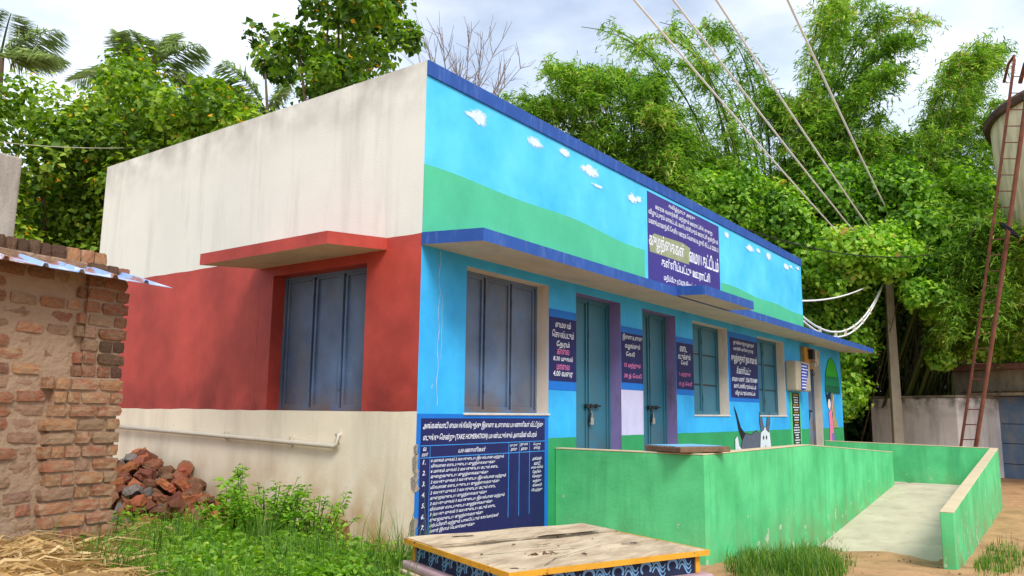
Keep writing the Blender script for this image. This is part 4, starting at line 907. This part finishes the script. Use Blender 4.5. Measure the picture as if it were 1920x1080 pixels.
MB().box(.08,.62,-.14,-.09,-.4,1.18).xf(SM).build('board_face', mat('blue_board_paint', srgb(52,98,164), .2, 3, chip=.66, chipcol=srgb(140,150,160)), br)
for (a,b,c,d) in ((.26,.40,.85,1.08),(.28,.42,.25,.42),(.14,.5,.55,.59)): MB().box(a,b,-.146,-.142,c,d).xf(SM).build('board_mark', WHITEL, br)
MB().box(dx1+.42,dx1+.9,-.10,-.06,-.2,.95).xf(SM).build('blue_sheet', mat('blue_sheet_paint', srgb(30,80,190), .1, 2), shd)

# electric pole and lines
pp = at(1673, 650, 25.0); ptop = at(1660, 415, 25.0)
pole = thing('concrete_pole', 'grey square concrete electricity pole half swallowed by creeper', 'pole', (pp.x,pp.y,-.4))
PM = Matrix.Translation((pp.x,pp.y,0)) @ Matrix.Rotation(R(25),4,'Z')
MB().add([(-.15,-.15,-.6),(.15,-.15,-.6),(.15,.15,-.6),(-.15,.15,-.6),(-.10,-.10,ptop.z+.2),(.10,-.10,ptop.z+.2),(.10,.10,ptop.z+.2),(-.10,.10,ptop.z+.2)], [(0,3,2,1),(4,5,6,7),(0,1,5,4),(1,2,6,5),(2,3,7,6),(3,0,4,7)]).xf(PM).build('shaft', mat('pole_concrete', srgb(150,140,124), .15, 4, bump=.3), pole, bevel=.012)
MB().box(-.9,.9,-.05,.05,ptop.z-.1,ptop.z).xf(Matrix.Translation((pp.x,pp.y,0)) @ Matrix.Rotation(YAW-math.pi/2,4,'Z')).build('cross_arm', DARKM, pole)
ins = at(1687, 538, 24.8); MB().tube([ins+Vector((0,0,.09)), ins+Vector((0,0,.04)), ins-Vector((0,0,.04)), ins-Vector((0,0,.09))], [.04,.09,.09,.04], 10).build('insulator', WHITEP, pole)
WIRE = mat('aluminium_cable', srgb(226,228,230), .05, 9, rough=.7, bump=0, spec=.3)
for i, (tx, bx_, by_, wl) in enumerate([(1208,1582,448,'leftmost of the four thick power lines crossing the sky'),(1279,1614,450,'second from left of the four thick power lines crossing the sky'),
                              (1357,1636,436,'third from left of the four thick power lines crossing the sky'),(1486,1660,388,'rightmost of the four thick power lines crossing the sky')]):
    b_ = at(bx_, by_, 24.2); t_ = at(tx, 0, 14.0); d_ = (t_-b_); e_ = t_+d_*1.1
    pts = []
    for k in range(25):
        s_ = k/24; q = b_.lerp(e_, s_); q = q-Vector((0,0,.9*s_*(1-s_)*1.0)); pts.append(q)
    o = MB().tube(pts, .021, 8).build('power_line', WIRE, smooth=True); tag(o, wl, 'cable', 'power lines over the roof')
# service cables from the pole to the building end
def sag(a, b, s, n=18): return [a.lerp(b, k/n)-Vector((0,0,4*s*(k/n)*(1-k/n))) for k in range(n+1)]
A0 = Vector((13.02,.03,4.20)); A1 = Vector((13.02,.03,3.85)); Bq = at(1655, 532, 24.6)
o = MB().tube(sag(A0, at(1628,536,24.4), .12), .022, 6).build('service_cable', WIRE, smooth=True); tag(o, 'straight upper white cable from the parapet end to the pole', 'cable')
for i, dd in enumerate((0,.10)):
    pts = sag(A1-Vector((0,0,dd)), Bq-Vector((0,0,dd*.5)), .85+.05*i)
    o = MB().tube(pts, .024, 6).build('service_cable', WIRE, smooth=True); tag(o, ['inner','outer'][i]+' strand of the sagging white cable pair near the pole', 'cable', 'sagging cable pair')
    if i == 0:
        sp = thing('cable_spacer', 'small white spacer ties on the sagging cable pair', 'cable tie', tuple(pts[9]))
        for k in (3,6,8,10,12,14): MB().box(-.03,.03,-.03,.03,-.15,.04).xf(Matrix.Translation(pts[k])).build('tie', WHITEP, sp)
o = MB().tube(sag(at(1400,430,20), at(1930,420,26), .9), .016, 5).build('thin_wire', DARKM); tag(o, 'thin dark wire running behind the roof towards the water tank', 'wire')
o = MB().tube(sag(at(-40,262,13), at(330,272,16), .1), .006, 5).build('thin_wire', WHITEP); tag(o, 'thin wire strung in front of the leafy trees at left', 'wire')
for k, (y0, y1) in enumerate(((541,551),(558,568))):
    o = MB().tube(sag(at(1870,y0,23.5), at(1990,y1+14,22), .05), .02, 5).build('service_cable', WIRE); tag(o, ['upper','lower'][k]+' short white cable behind the ladder at the right edge', 'cable')

# water tank tower
TC = at(2200, 300, 22.5); TR = 4.45
tk = thing('water_tank', 'round cream overhead water tank with rusty dark rim at the right edge', 'water tank', (TC.x,TC.y,-.33))
zrim = at(1905, 186, 22.5).z; zbot = at(1925, 430, 22.5).z
TANKM = mat('tank_plaster', srgb(244,228,196), .1, .9, bump=.2, dirt=.7, dirtcol=srgb(120,104,88), streak=(2.4,2.4,.3), dlo=.48, dhi=.72)
RIMM = mat('tank_rim', srgb(96,78,70), .25, 3, bump=.5, dirt=.6, dirtcol=srgb(50,42,38), streak=(4,4,2))
def lathe(prof, n=72, m0=0):
    mb = MB(); vs = []; fs = []
    for (r_, z_) in prof:
        for k in range(n): t = 2*math.pi*k/n; vs.append((TC.x+r_*math.cos(t), TC.y+r_*math.sin(t), z_))
    for i in range(len(prof)-1):
        for k in range(n): fs.append((i*n+k, i*n+(k+1)%n, (i+1)*n+(k+1)%n, (i+1)*n+k))
    return mb.add(vs, fs, m0)
lathe([(0,zbot-.95),(1.8,zbot-.85),(3.2,zbot-.55),(4.10,zbot-.02),(4.22,zbot+.1),(TR-.1,zrim-.2),(TR-.1,zrim-.05)]).build('tank_body', TANKM, tk, smooth=True)
lathe([(TR-.1,zrim-.1),(TR+.06,zrim-.1),(TR+.10,zrim+.05),(TR+.02,zrim+.16),(3.0,zrim+.7),(0,zrim+1.0)]).build('tank_rim', RIMM, tk)
for k in range(6):
    t = math.pi*k/3+.3; x, y = TC.x+2.9*math.cos(t), TC.y+2.9*math.sin(t)
    MB().tube([(x,y,-.6),(x,y,zbot-.5)], .22, 12).build('support_column', PLAST2, tk, smooth=True)
# ladder
RUST = mat('rusty_pipe', srgb(120,74,58), .3, 5, rough=.7, bump=.2, dirt=.5, dirtcol=srgb(80,48,40), streak=(8,8,3))
lad = thing('steel_ladder', 'tall rusty red pipe ladder leaning up to the water tank', 'ladder', tuple(at(1812,850,20.5)))
la, lb = at(1795, 880, 20.6), at(1902, 112, 19.4); ra, rb_ = at(1823, 880, 20.2), at(1934, 112, 19.0)
def bow(a, b): 
    o_ = []
    for k in range(13): s_ = k/12; o_.append(a.lerp(b, s_)+RT*(.04*math.sin(math.pi*s_)))
    return o_
lp, rp_ = bow(la, lb), bow(ra, rb_)
MB().tube(lp+[lb+Vector((.05,.0,.12)), lb+Vector((.45,.15,.10)), lb+Vector((.75,.3,-.25))], .036, 8).build('side_rail', RUST, lad, smooth=True)
MB().tube(rp_+[rb_+Vector((.05,.0,.12)), rb_+Vector((.45,.15,.10)), rb_+Vector((.75,.3,-.25))], .052, 8).build('side_rail', RUST, lad, smooth=True)
for k in range(1, 26):
    s_ = k/26; i0 = min(11, int(s_*12)); a = lp[i0].lerp(lp[i0+1], s_*12-i0); b = rp_[i0].lerp(rp_[i0+1], s_*12-i0); MB().tube([a,b], .013, 6).build('rung', RUST, lad)
ck = at(1893, 432, 19.5); mb = MB(); rr = random.Random(6)
for k in range(9):
    r_ = rr.uniform(.22,.42); tl = rr.uniform(-.3,.3); mb.tube([ck+Vector((r_*1.2*math.cos(t), r_*.5*math.sin(t), r_*.5*math.sin(t+tl)+rr.uniform(-.01,.01))) for t in np.linspace(0,6.28,20)], .014, 5)
o = mb.build('cable_coil', DARKM); tag(o, 'coil of black cable hanging on the rusty ladder', 'cable coil')

# ------------------------------------------------------------------ trees and bamboo
BARK = mat('bark', srgb(92,78,62), .25, 6, bump=.8, bscale=20)
PORT = leafmat('portia_leaf', [(0,srgb(48,76,22)),(.35,srgb(96,132,42)),(.7,srgb(142,172,58)),(.955,srgb(182,202,86)),(.962,srgb(232,184,40)),(1,srgb(236,160,50))], .45)
BAMB = leafmat('bamboo_leaf', [(0,srgb(46,78,24)),(.4,srgb(102,146,50)),(.8,srgb(160,196,78)),(.985,srgb(210,224,120)),(1,srgb(176,150,92))], .5)
VINE = leafmat('creeper_leaf', [(0,srgb(50,88,26)),(.45,srgb(116,164,54)),(.8,srgb(176,212,84)),(.985,srgb(214,230,120)),(1,srgb(186,160,80))], .5)
DEEP = leafmat('thicket_leaf', [(0,srgb(26,54,16)),(.6,srgb(50,92,28)),(1,srgb(84,126,42))], .35)  # dark greens put the shade of the thicket interior into the leaf colour
PALM = leafmat('palm_leaflet', [(0,srgb(104,124,76)),(.6,srgb(142,164,100)),(1,srgb(190,200,140))], .55)
def inpoly(poly, n, rs):
    P = np.array(poly, float); lo, hi = P.min(0), P.max(0); res = []
    while len(res) < n:
        q = rs.uniform(lo, hi); c = False; j = len(P)-1
        for i in range(len(P)):
            if (P[i,1] > q[1]) != (P[j,1] > q[1]) and q[0] < (P[j,0]-P[i,0])*(q[1]-P[i,1])/(P[j,1]-P[i,1])+P[i,0]: c = not c
            j = i
        if c: res.append(q)
    return np.array(res)
def foliage(blobs, per, lsize, asp, rs, shell=.55, upb=.7, droop=None, minz=-.3, flat_=1.0):
    """leaves spread through round clumps: blobs = (centre, radius)"""
    Ps, Ns, Os = [], [], []
    for c, r in blobs:
        n = max(8, int(per*(r**2))); d = nrm(rs.normal(size=(n,3))); d[:,2] *= flat_
        rad = r*(shell+(1-shell)*rs.rand(n))**.8*(1+.18*rs.normal(size=n)); p = np.array(c)+d*rad[:,None]
        Ps.append(p); Os.append(np.full(n, rs.normal(0,.13))); Ns.append(d*.8+np.array([0,0,upb])+rs.normal(size=(n,3))*.45)
    P = np.concatenate(Ps); Nn = np.concatenate(Ns); k = P[:,2] > minz; P, Nn, off = P[k], Nn[k], np.concatenate(Os)[k]
    sz = lsize*rs.uniform(.6,1.3,len(P)); T = None
    fl = rs.rand(len(P)) > .975; sz = np.where(fl, sz*.72, sz)
    if droop is not None: T = rs.normal(size=(len(P),3))*.6+np.array([0,0,-droop])
    return (*leafgeo(P, Nn, sz, asp, .2, T, rs), fl, off)
def limbs(root, base, blobs, r0, rs, nmax=9, mainh=.55):
    c = np.mean([b[0] for b in blobs], axis=0); b0 = Vector(base); top_ = Vector((c[0],c[1],c[2]))
    mid = b0.lerp(top_, mainh)+Vector((rs.normal()*.15, rs.normal()*.15, 0))
    MB().tube([b0-Vector((0,0,.3)), b0.lerp(mid,.5)+Vector((rs.normal()*.06,rs.normal()*.06,0)), mid], [r0*1.25, r0, r0*.75], 9).build('trunk', BARK, root, smooth=True)
    for k in rs.choice(len(blobs), min(nmax,len(blobs)), replace=False):
        e = Vector(blobs[k][0]); m_ = mid.lerp(e,.5)+Vector((rs.normal()*.2,rs.normal()*.2,.25))
        MB().tube([mid, mid.lerp(m_,.5)+Vector((0,0,.1)), m_, e], [r0*.55,r0*.42,r0*.28,r0*.1], 6).build('limb', BARK, root, smooth=True)
def vine_stems(root, base, blobs, rs):
    for k in rs.choice(len(blobs), 5, replace=False):
        e = Vector(blobs[k][0])+FW*1.0; b = e+FW*4; b.z = -.3
        MB().tube([b, b.lerp(e,.4)+Vector((rs.normal()*.15,rs.normal()*.1,0)), e], [.03,.022,.012], 5).build('stem', BARK, root, smooth=True)
def leafy_tree(name, label, cat, poly, d0, d1, nb, rpx, per, lsize, asp, m, basepx, seed, group=None, r0=.16, tb=(2,2.2), **kw):
    rs = np.random.RandomState(seed); Q = inpoly(poly, nb, rs); blobs = []
    for q in Q:
        d = rs.uniform(d0, d1); blobs.append((tuple(at(q[0], q[1], d)), rpx*rs.uniform(.65,1.35)*d/FPX))
    b = at(basepx[0], basepx[1], (d0+d1)/2); base = (b.x, b.y, float(gz(b.x,b.y)))
    root = thing(name, label, cat, base, group); vine_stems(root, base, blobs, rs) if m is VINE else limbs(root, base, blobs, r0, rs)
    V, F, fl, off = foliage(blobs, per, lsize, asp, rs, **kw)
    npmesh('crown', V, F, m, root, np.repeat(np.where(fl & (m is PORT), .98, np.clip(rs.beta(tb[0],tb[1],len(V)//4)*.9+off,0,1-.05*(m is PORT))),2)); return root
G1 = 'broadleaf trees behind the building'
leafy_tree('portia_tree','dense broadleaf tree with yellow flowers behind the tin roof at left edge','tree',[(-120,180),(0,155),(60,180),(120,210),(170,300),(150,520),(-120,520)],14.5,18,60,46,980,.135,.8,PORT,(20,900),1,G1)
leafy_tree('portia_tree','wide flowering broadleaf tree rising in the middle of the left tree row','tree',[(130,215),(200,180),(235,120),(280,125),(320,170),(345,300),(300,520),(120,520)],15,19,62,44,980,.135,.8,PORT,(230,900),2,G1)
leafy_tree('portia_tree','lower green broadleaf tree just above the sloping cream parapet','tree',[(290,200),(350,180),(430,195),(500,205),(560,240),(520,330),(330,420),(280,330)],14,18,52,42,980,.135,.8,PORT,(400,900),3,G1)
leafy_tree('portia_tree','tall dark broadleaf tree standing above the cream parapet against the sky','tree',[(480,20),(560,-30),(700,-40),(790,15),(795,90),(730,120),(700,190),(560,230),(500,150),(475,60)],15,18.5,52,34,820,.155,.85,PORT,(600,900),4,G1, tb=(1.6,2.8))
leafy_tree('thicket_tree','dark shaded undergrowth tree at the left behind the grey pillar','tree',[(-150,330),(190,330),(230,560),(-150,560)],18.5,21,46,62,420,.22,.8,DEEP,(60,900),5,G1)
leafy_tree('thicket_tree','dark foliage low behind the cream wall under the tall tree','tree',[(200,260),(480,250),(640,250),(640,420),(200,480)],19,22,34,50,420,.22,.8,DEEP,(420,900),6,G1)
# coconut palms
def palm(label, px, py, d, fr, seed):
    rs = np.random.RandomState(seed); c = at(px, py, d); root = thing('coconut_palm', label, 'palm', (c.x,c.y,float(gz(c.x,c.y))), 'coconut palms behind the trees')
    MB().tube([(c.x+.5,c.y+.3,-.4),(c.x+.3,c.y+.1,c.z*.5),(c.x,c.y,c.z)], [.2,.15,.12], 9).build('trunk', BARK, root, smooth=True)
    for (dx, dy, dd, L_) in fr:
        e = (RT*dx+UP*dy+FW*dd).normalized(); pts = []
        for k in range(13): s_ = k/12; pts.append(c+e*(L_*s_)-Vector((0,0,1))*(.38*L_*s_*s_))
        fo = MB().tube(pts, [.035*(1-.8*k/12)+.004 for k in range(13)], 4); fr_o = fo.build('frond', PALM, root)
        P = []; T = []; Nn = []; S = []
        for k in range(86):
            s_ = .12+.88*k/86; i0 = min(11,int(s_*12)); q = pts[i0].lerp(pts[i0+1], s_*12-i0); tg = (pts[i0+1]-pts[i0]).normalized(); sd = tg.cross(Vector((0,0,1))).normalized()
            for sg in (1,-1):
                l_ = .95*math.sin(math.pi*min(1,.18+.82*s_))**.6+.12; dr = (sd*sg*.85+tg*.55-Vector((0,0,1))*(.25+.55*rs.rand())).normalized()
                P.append(q+dr*l_*.5); T.append(dr); Nn.append(sd.cross(tg)*.8+sd*sg*.3+Vector(rs.normal(size=3))*.15); S.append(l_)
        V, F = leafgeo(np.array(P), np.array(Nn), np.array(S), .034, .2, np.array(T), rs)
        npmesh('leaflets', V, F, PALM, root, np.repeat(rs.beta(2,2,len(P)),2))
palm('grey-green coconut palm at the far left edge of the sky', 0, 110, 24, [(.2,1,0,2.2),(1,1.1,.2,2.6),(1,.35,-.3,2.4),(-.6,1,.2,2.4),(-1,.4,0,2.4),(.5,.6,.8,2.4)], 31)
palm('coconut palm fronds rising behind the middle flowering tree', 285, 130, 24, [(-.5,1,0,2.0),(.15,1,.3,2.0),(.8,.8,0,2.2),(-1,.25,0,2.5),(1,.1,.2,2.2),(0,.8,-.7,2.0)], 32)
palm('coconut palm with one long arching frond beside the tall dark tree', 500, 210, 24, [(-1,1.0,.1,3.0),(-.5,1.1,-.3,2.6),(-1,.2,.2,2.6),(.3,1,.3,2.4),(-.8,.5,.6,2.6)], 33)
# bare twiggy tree
bt = thing('bare_tree', 'leafless grey twiggy tree showing over the blue parapet corner', 'tree', tuple(at(880,900,21)))
rs = np.random.RandomState(8)
tr0 = at(860, 330, 21); MB().tube([at(870,900,21), tr0], [.16,.1], 8).build('trunk', BARK, bt)
TWIG = mat('grey_twig', srgb(128,116,112), .15, 6, bump=0)
for k, (px, py) in enumerate([(800,70),(828,50),(850,85),(880,65),(905,60),(930,90),(958,110),(985,118),(815,110),(870,110),(900,120),(945,135),(790,120)]):
    e = at(px, py, 21+rs.uniform(-1.2,1.2)); b = tr0+Vector((rs.normal()*.2,rs.normal()*.2,0)); m_ = b.lerp(e,.5)+Vector((rs.normal()*.12,rs.normal()*.12,.05))
    mb = MB().tube([b,m_,e], [.035,.022,.006], 5)
    for j in range(12):
        s_ = rs.uniform(.35,.95); q = b.lerp(m_, s_*2) if s_ < .5 else m_.lerp(e, s_*2-1); dd = (e-b).normalized()*.6+Vector(rs.normal(size=3))*.5+Vector((0,0,.45)); q2 = q+dd*rs.uniform(.25,.6)
        mb.tube([q, q.lerp(q2,.5)+Vector(rs.normal(size=3))*.03, q2], [.012,.009,.005], 4)
        q3 = q.lerp(q2,.5); mb.tube([q3, q3+(dd+Vector(rs.normal(size=3))*.5)*.3], [.008,.004], 4)
    mb.build('branch', TWIG, bt)
# bamboo clumps
def bamboo(label, spines, d, seed, nper=3, nodes=34, br_=5, lv=9, spread=1.0, lsize=.23, back=.6, t0=.12):
    rs = np.random.RandomState(seed); b0 = at(spines[0][0][0], 800, d); root = thing('bamboo_clump', label, 'bamboo', (b0.x,b0.y,-.33), 'bamboo clumps behind the building')
    PP, TT, SS = [], [], []; OO = []
    for sp_ in spines:
        dens = sp_[3] if len(sp_) > 3 else 1
        for c in range(nper):
            dj = d+rs.uniform(-1.6,1.6); j = lambda k: rs.normal(0, k)
            A = at(sp_[0][0]+j(18), sp_[0][1], dj); B = at(sp_[1][0]+j(26), sp_[1][1]+j(22), dj); C_ = at(sp_[2][0]+j(26), sp_[2][1]+j(20), dj+rs.uniform(-1,1))
            pts = [A*(1-t)**2+B*2*t*(1-t)+C_*t*t for t in np.linspace(0,1,16)]
            A2 = A+FW*back; A2.z = -.5; MB().tube([A2]+pts, [.05]+[.045*(1-.85*k/15)+.004 for k in range(16)], 6).build('culm', VCULM, root, smooth=True)
            tone = rs.normal(0,.12); n = int(nodes*dens); ts = rs.uniform(t0,1.0,n)
            for t in ts:
                f = t*15; i0 = min(14,int(f)); q = np.array(pts[i0].lerp(pts[i0+1], f-i0)); out_ = nrm(rs.normal(size=(br_,3))*np.array([1,1,.5]))
                bl = spread*rs.uniform(.35,1.15,br_)*(1.15-.55*t)
                for k in range(br_):
                    u_ = rs.uniform(.25,1,lv); pos = q+out_[k]*(bl[k]*u_)[:,None]; pos[:,2] += bl[k]*(.22*u_-.55*u_**2)+rs.normal(0,.05,lv)
                    PP.append(pos+rs.normal(0,.05,(lv,3))); OO.append(np.full(lv, tone+.10*(t-.55))); TT.append(out_[k]*.7+np.array([0,0,-.75])+rs.normal(size=(lv,3))*.45); 
    P = np.concatenate(PP); T = nrm(np.concatenate(TT)); Nn = rs.normal(size=P.shape)*.6+np.array([0,0,.9])
    sz = lsize*rs.uniform(.55,1.3,len(P)); k = P[:,2] > -.2
    V, F = leafgeo(P[k], Nn[k], sz[k], .17, .15, T[k], rs)
    npmesh('foliage', V, F, BAMB, root, np.repeat(np.clip(rs.beta(2,2.2,int(k.sum()))+np.concatenate(OO)[k],0,1),2)); return root
VCULM = mat('bamboo_culm', srgb(70,84,40), .2, 5, bump=.1)
bamboo('rounded bamboo clump just behind the mural parapet', [[(1150,560),(1130,120),(950,190)],[(1170,560),(1150,70),(1030,140)],[(1190,560),(1200,60),(1120,150)],[(1210,560),(1240,130),(1190,180)],[(1130,560),(1010,260),(930,220)],[(1240,560),(1290,200),(1240,230)],[(1180,560),(1060,250),(1010,330)],[(1220,560),(1180,260),(1120,330)],[(1260,560),(1290,300),(1230,330)],[(1290,600),(1330,330),(1290,380)]], 26, 51, nper=4, nodes=40, lv=12, spread=1.1, lsize=.235)
bamboo('tall airy bamboo clump arching left across the power lines', [[(1400,650),(1330,60),(1130,40),.55],[(1410,650),(1390,40),(1215,70),.5],[(1420,650),(1420,100),(1290,130),.6],[(1430,650),(1440,60),(1340,70),.6],[(1400,650),(1360,250),(1260,270),.9],[(1420,650),(1400,300),(1330,300)],[(1440,650),(1440,330),(1390,330)]], 28, 52, nper=3, nodes=36, lv=12, spread=1.2, lsize=.24)
bamboo('tallest bamboo plume leaning right at the top of the picture', [[(1500,650),(1520,60),(1620,20)],[(1510,650),(1560,30),(1740,70)],[(1520,650),(1570,120),(1700,150)],[(1490,650),(1490,150),(1450,190)],[(1510,650),(1540,180),(1560,230)],[(1530,650),(1600,200),(1650,260)],[(1500,650),(1500,330),(1460,340)],[(1520,650),(1570,350),(1600,380)],[(1480,650),(1510,-20),(1570,-10),.6]], 28.5, 53, nper=4, nodes=42, lv=12, spread=1.15, lsize=.245)
bamboo('bamboo clump at right arching towards the water tank', [[(1740,650),(1730,170),(1830,90)],[(1760,650),(1780,140),(1890,120)],[(1750,650),(1740,230),(1800,190)],[(1730,650),(1690,300),(1660,290)],[(1770,650),(1820,220),(1880,210)],[(1760,650),(1770,350),(1740,330)],[(1750,650),(1700,380),(1690,420)],[(1780,650),(1800,420),(1830,440),.8]], 30, 54, nper=4, nodes=42, lv=12, spread=1.2, lsize=.25)
bamboo('bright bamboo spray hanging low behind the ladder', [[(1830,420),(1900,420),(1900,620)],[(1800,460),(1850,470),(1860,650)],[(1760,480),(1800,500),(1800,640)],[(1850,420),(1930,470),(1950,640)]], 24.2, 55, nper=4, nodes=52, spread=.9, lsize=.24, back=6, t0=.02)
# creeper mass and dark thicket behind
G2 = 'creeper covered thicket on the right'
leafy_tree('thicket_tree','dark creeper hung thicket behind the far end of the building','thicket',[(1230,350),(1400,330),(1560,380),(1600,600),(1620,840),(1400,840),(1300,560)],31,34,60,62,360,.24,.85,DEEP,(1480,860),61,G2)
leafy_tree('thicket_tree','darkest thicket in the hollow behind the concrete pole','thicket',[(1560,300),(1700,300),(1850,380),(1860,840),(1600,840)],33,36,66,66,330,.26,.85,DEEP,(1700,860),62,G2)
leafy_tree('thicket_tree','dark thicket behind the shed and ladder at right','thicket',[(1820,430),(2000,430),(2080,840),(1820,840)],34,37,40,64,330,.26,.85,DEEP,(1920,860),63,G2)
leafy_tree('thicket_tree','green thicket low behind the mural parapet and bamboo','thicket',[(980,280),(1300,300),(1420,420),(1420,640),(1150,560),(1000,380)],30,33,46,58,340,.24,.85,DEEP,(1250,860),64,G2)
leafy_tree('climbing_vine','bright creeper blanket hanging over the concrete pole and wires','vine',[(1540,470),(1590,440),(1650,430),(1690,450),(1760,490),(1800,510),(1800,560),(1740,600),(1715,560),(1680,520),(1600,510),(1560,560),(1520,540)],23.2,25.2,60,26,900,.17,.9,VINE,(1680,860),65,G2,r0=.05,droop=.8,upb=.5,tb=(2.6,1.7))
leafy_tree('climbing_vine','leafy creeper curtain covering the trees right of the building end','vine',[(1400,420),(1480,400),(1560,430),(1580,520),(1630,560),(1600,700),(1585,790),(1560,800),(1575,660),(1515,600),(1505,500)],24.6,26.4,70,34,760,.17,.9,VINE,(1560,860),66,G2,r0=.05,droop=.8,upb=.5)
leafy_tree('climbing_vine','shaded creeper climbing the trees above the pole top','vine',[(1500,370),(1580,330),(1700,330),(1760,420),(1700,440),(1580,430)],25.5,27,44,38,620,.17,.9,VINE,(1620,860),67,G2,r0=.05,droop=.8,upb=.5,tb=(1.6,2.6))  # leaf tint skewed dark, so its shade sits in the colour
leafy_tree('climbing_vine','creeper hanging down behind the ladder above the shed','vine',[(1720,540),(1830,520),(1930,540),(1930,660),(1800,660),(1770,700),(1730,640)],24.6,26,46,30,700,.17,.9,VINE,(1840,860),68,G2,r0=.05,droop=.9,upb=.5)
leafy_tree('thicket_tree','bright leafy bush glowing in the gap beside the water tank','tree',[(1790,330),(1850,370),(1880,430),(1780,450),(1760,380)],28,30,20,36,420,.2,.6,VINE,(1820,860),69,G2,r0=.08)
leafy_tree('climbing_vine','creeper blanket draped over bamboo right of the power line ends','vine',[(1680,400),(1760,380),(1860,450),(1900,480),(1900,540),(1800,520),(1740,480)],24.8,26.4,40,34,700,.17,.9,VINE,(1790,860),70,G2,droop=.8,upb=.6,tb=(2.4,1.8))
leafy_tree('climbing_vine','creeper wall just above the far end of the mural parapet','vine',[(1290,350),(1400,340),(1500,400),(1510,470),(1440,440),(1360,400)],25,27,36,38,620,.17,.9,VINE,(1420,860),71,G2,droop=.8,upb=.6)
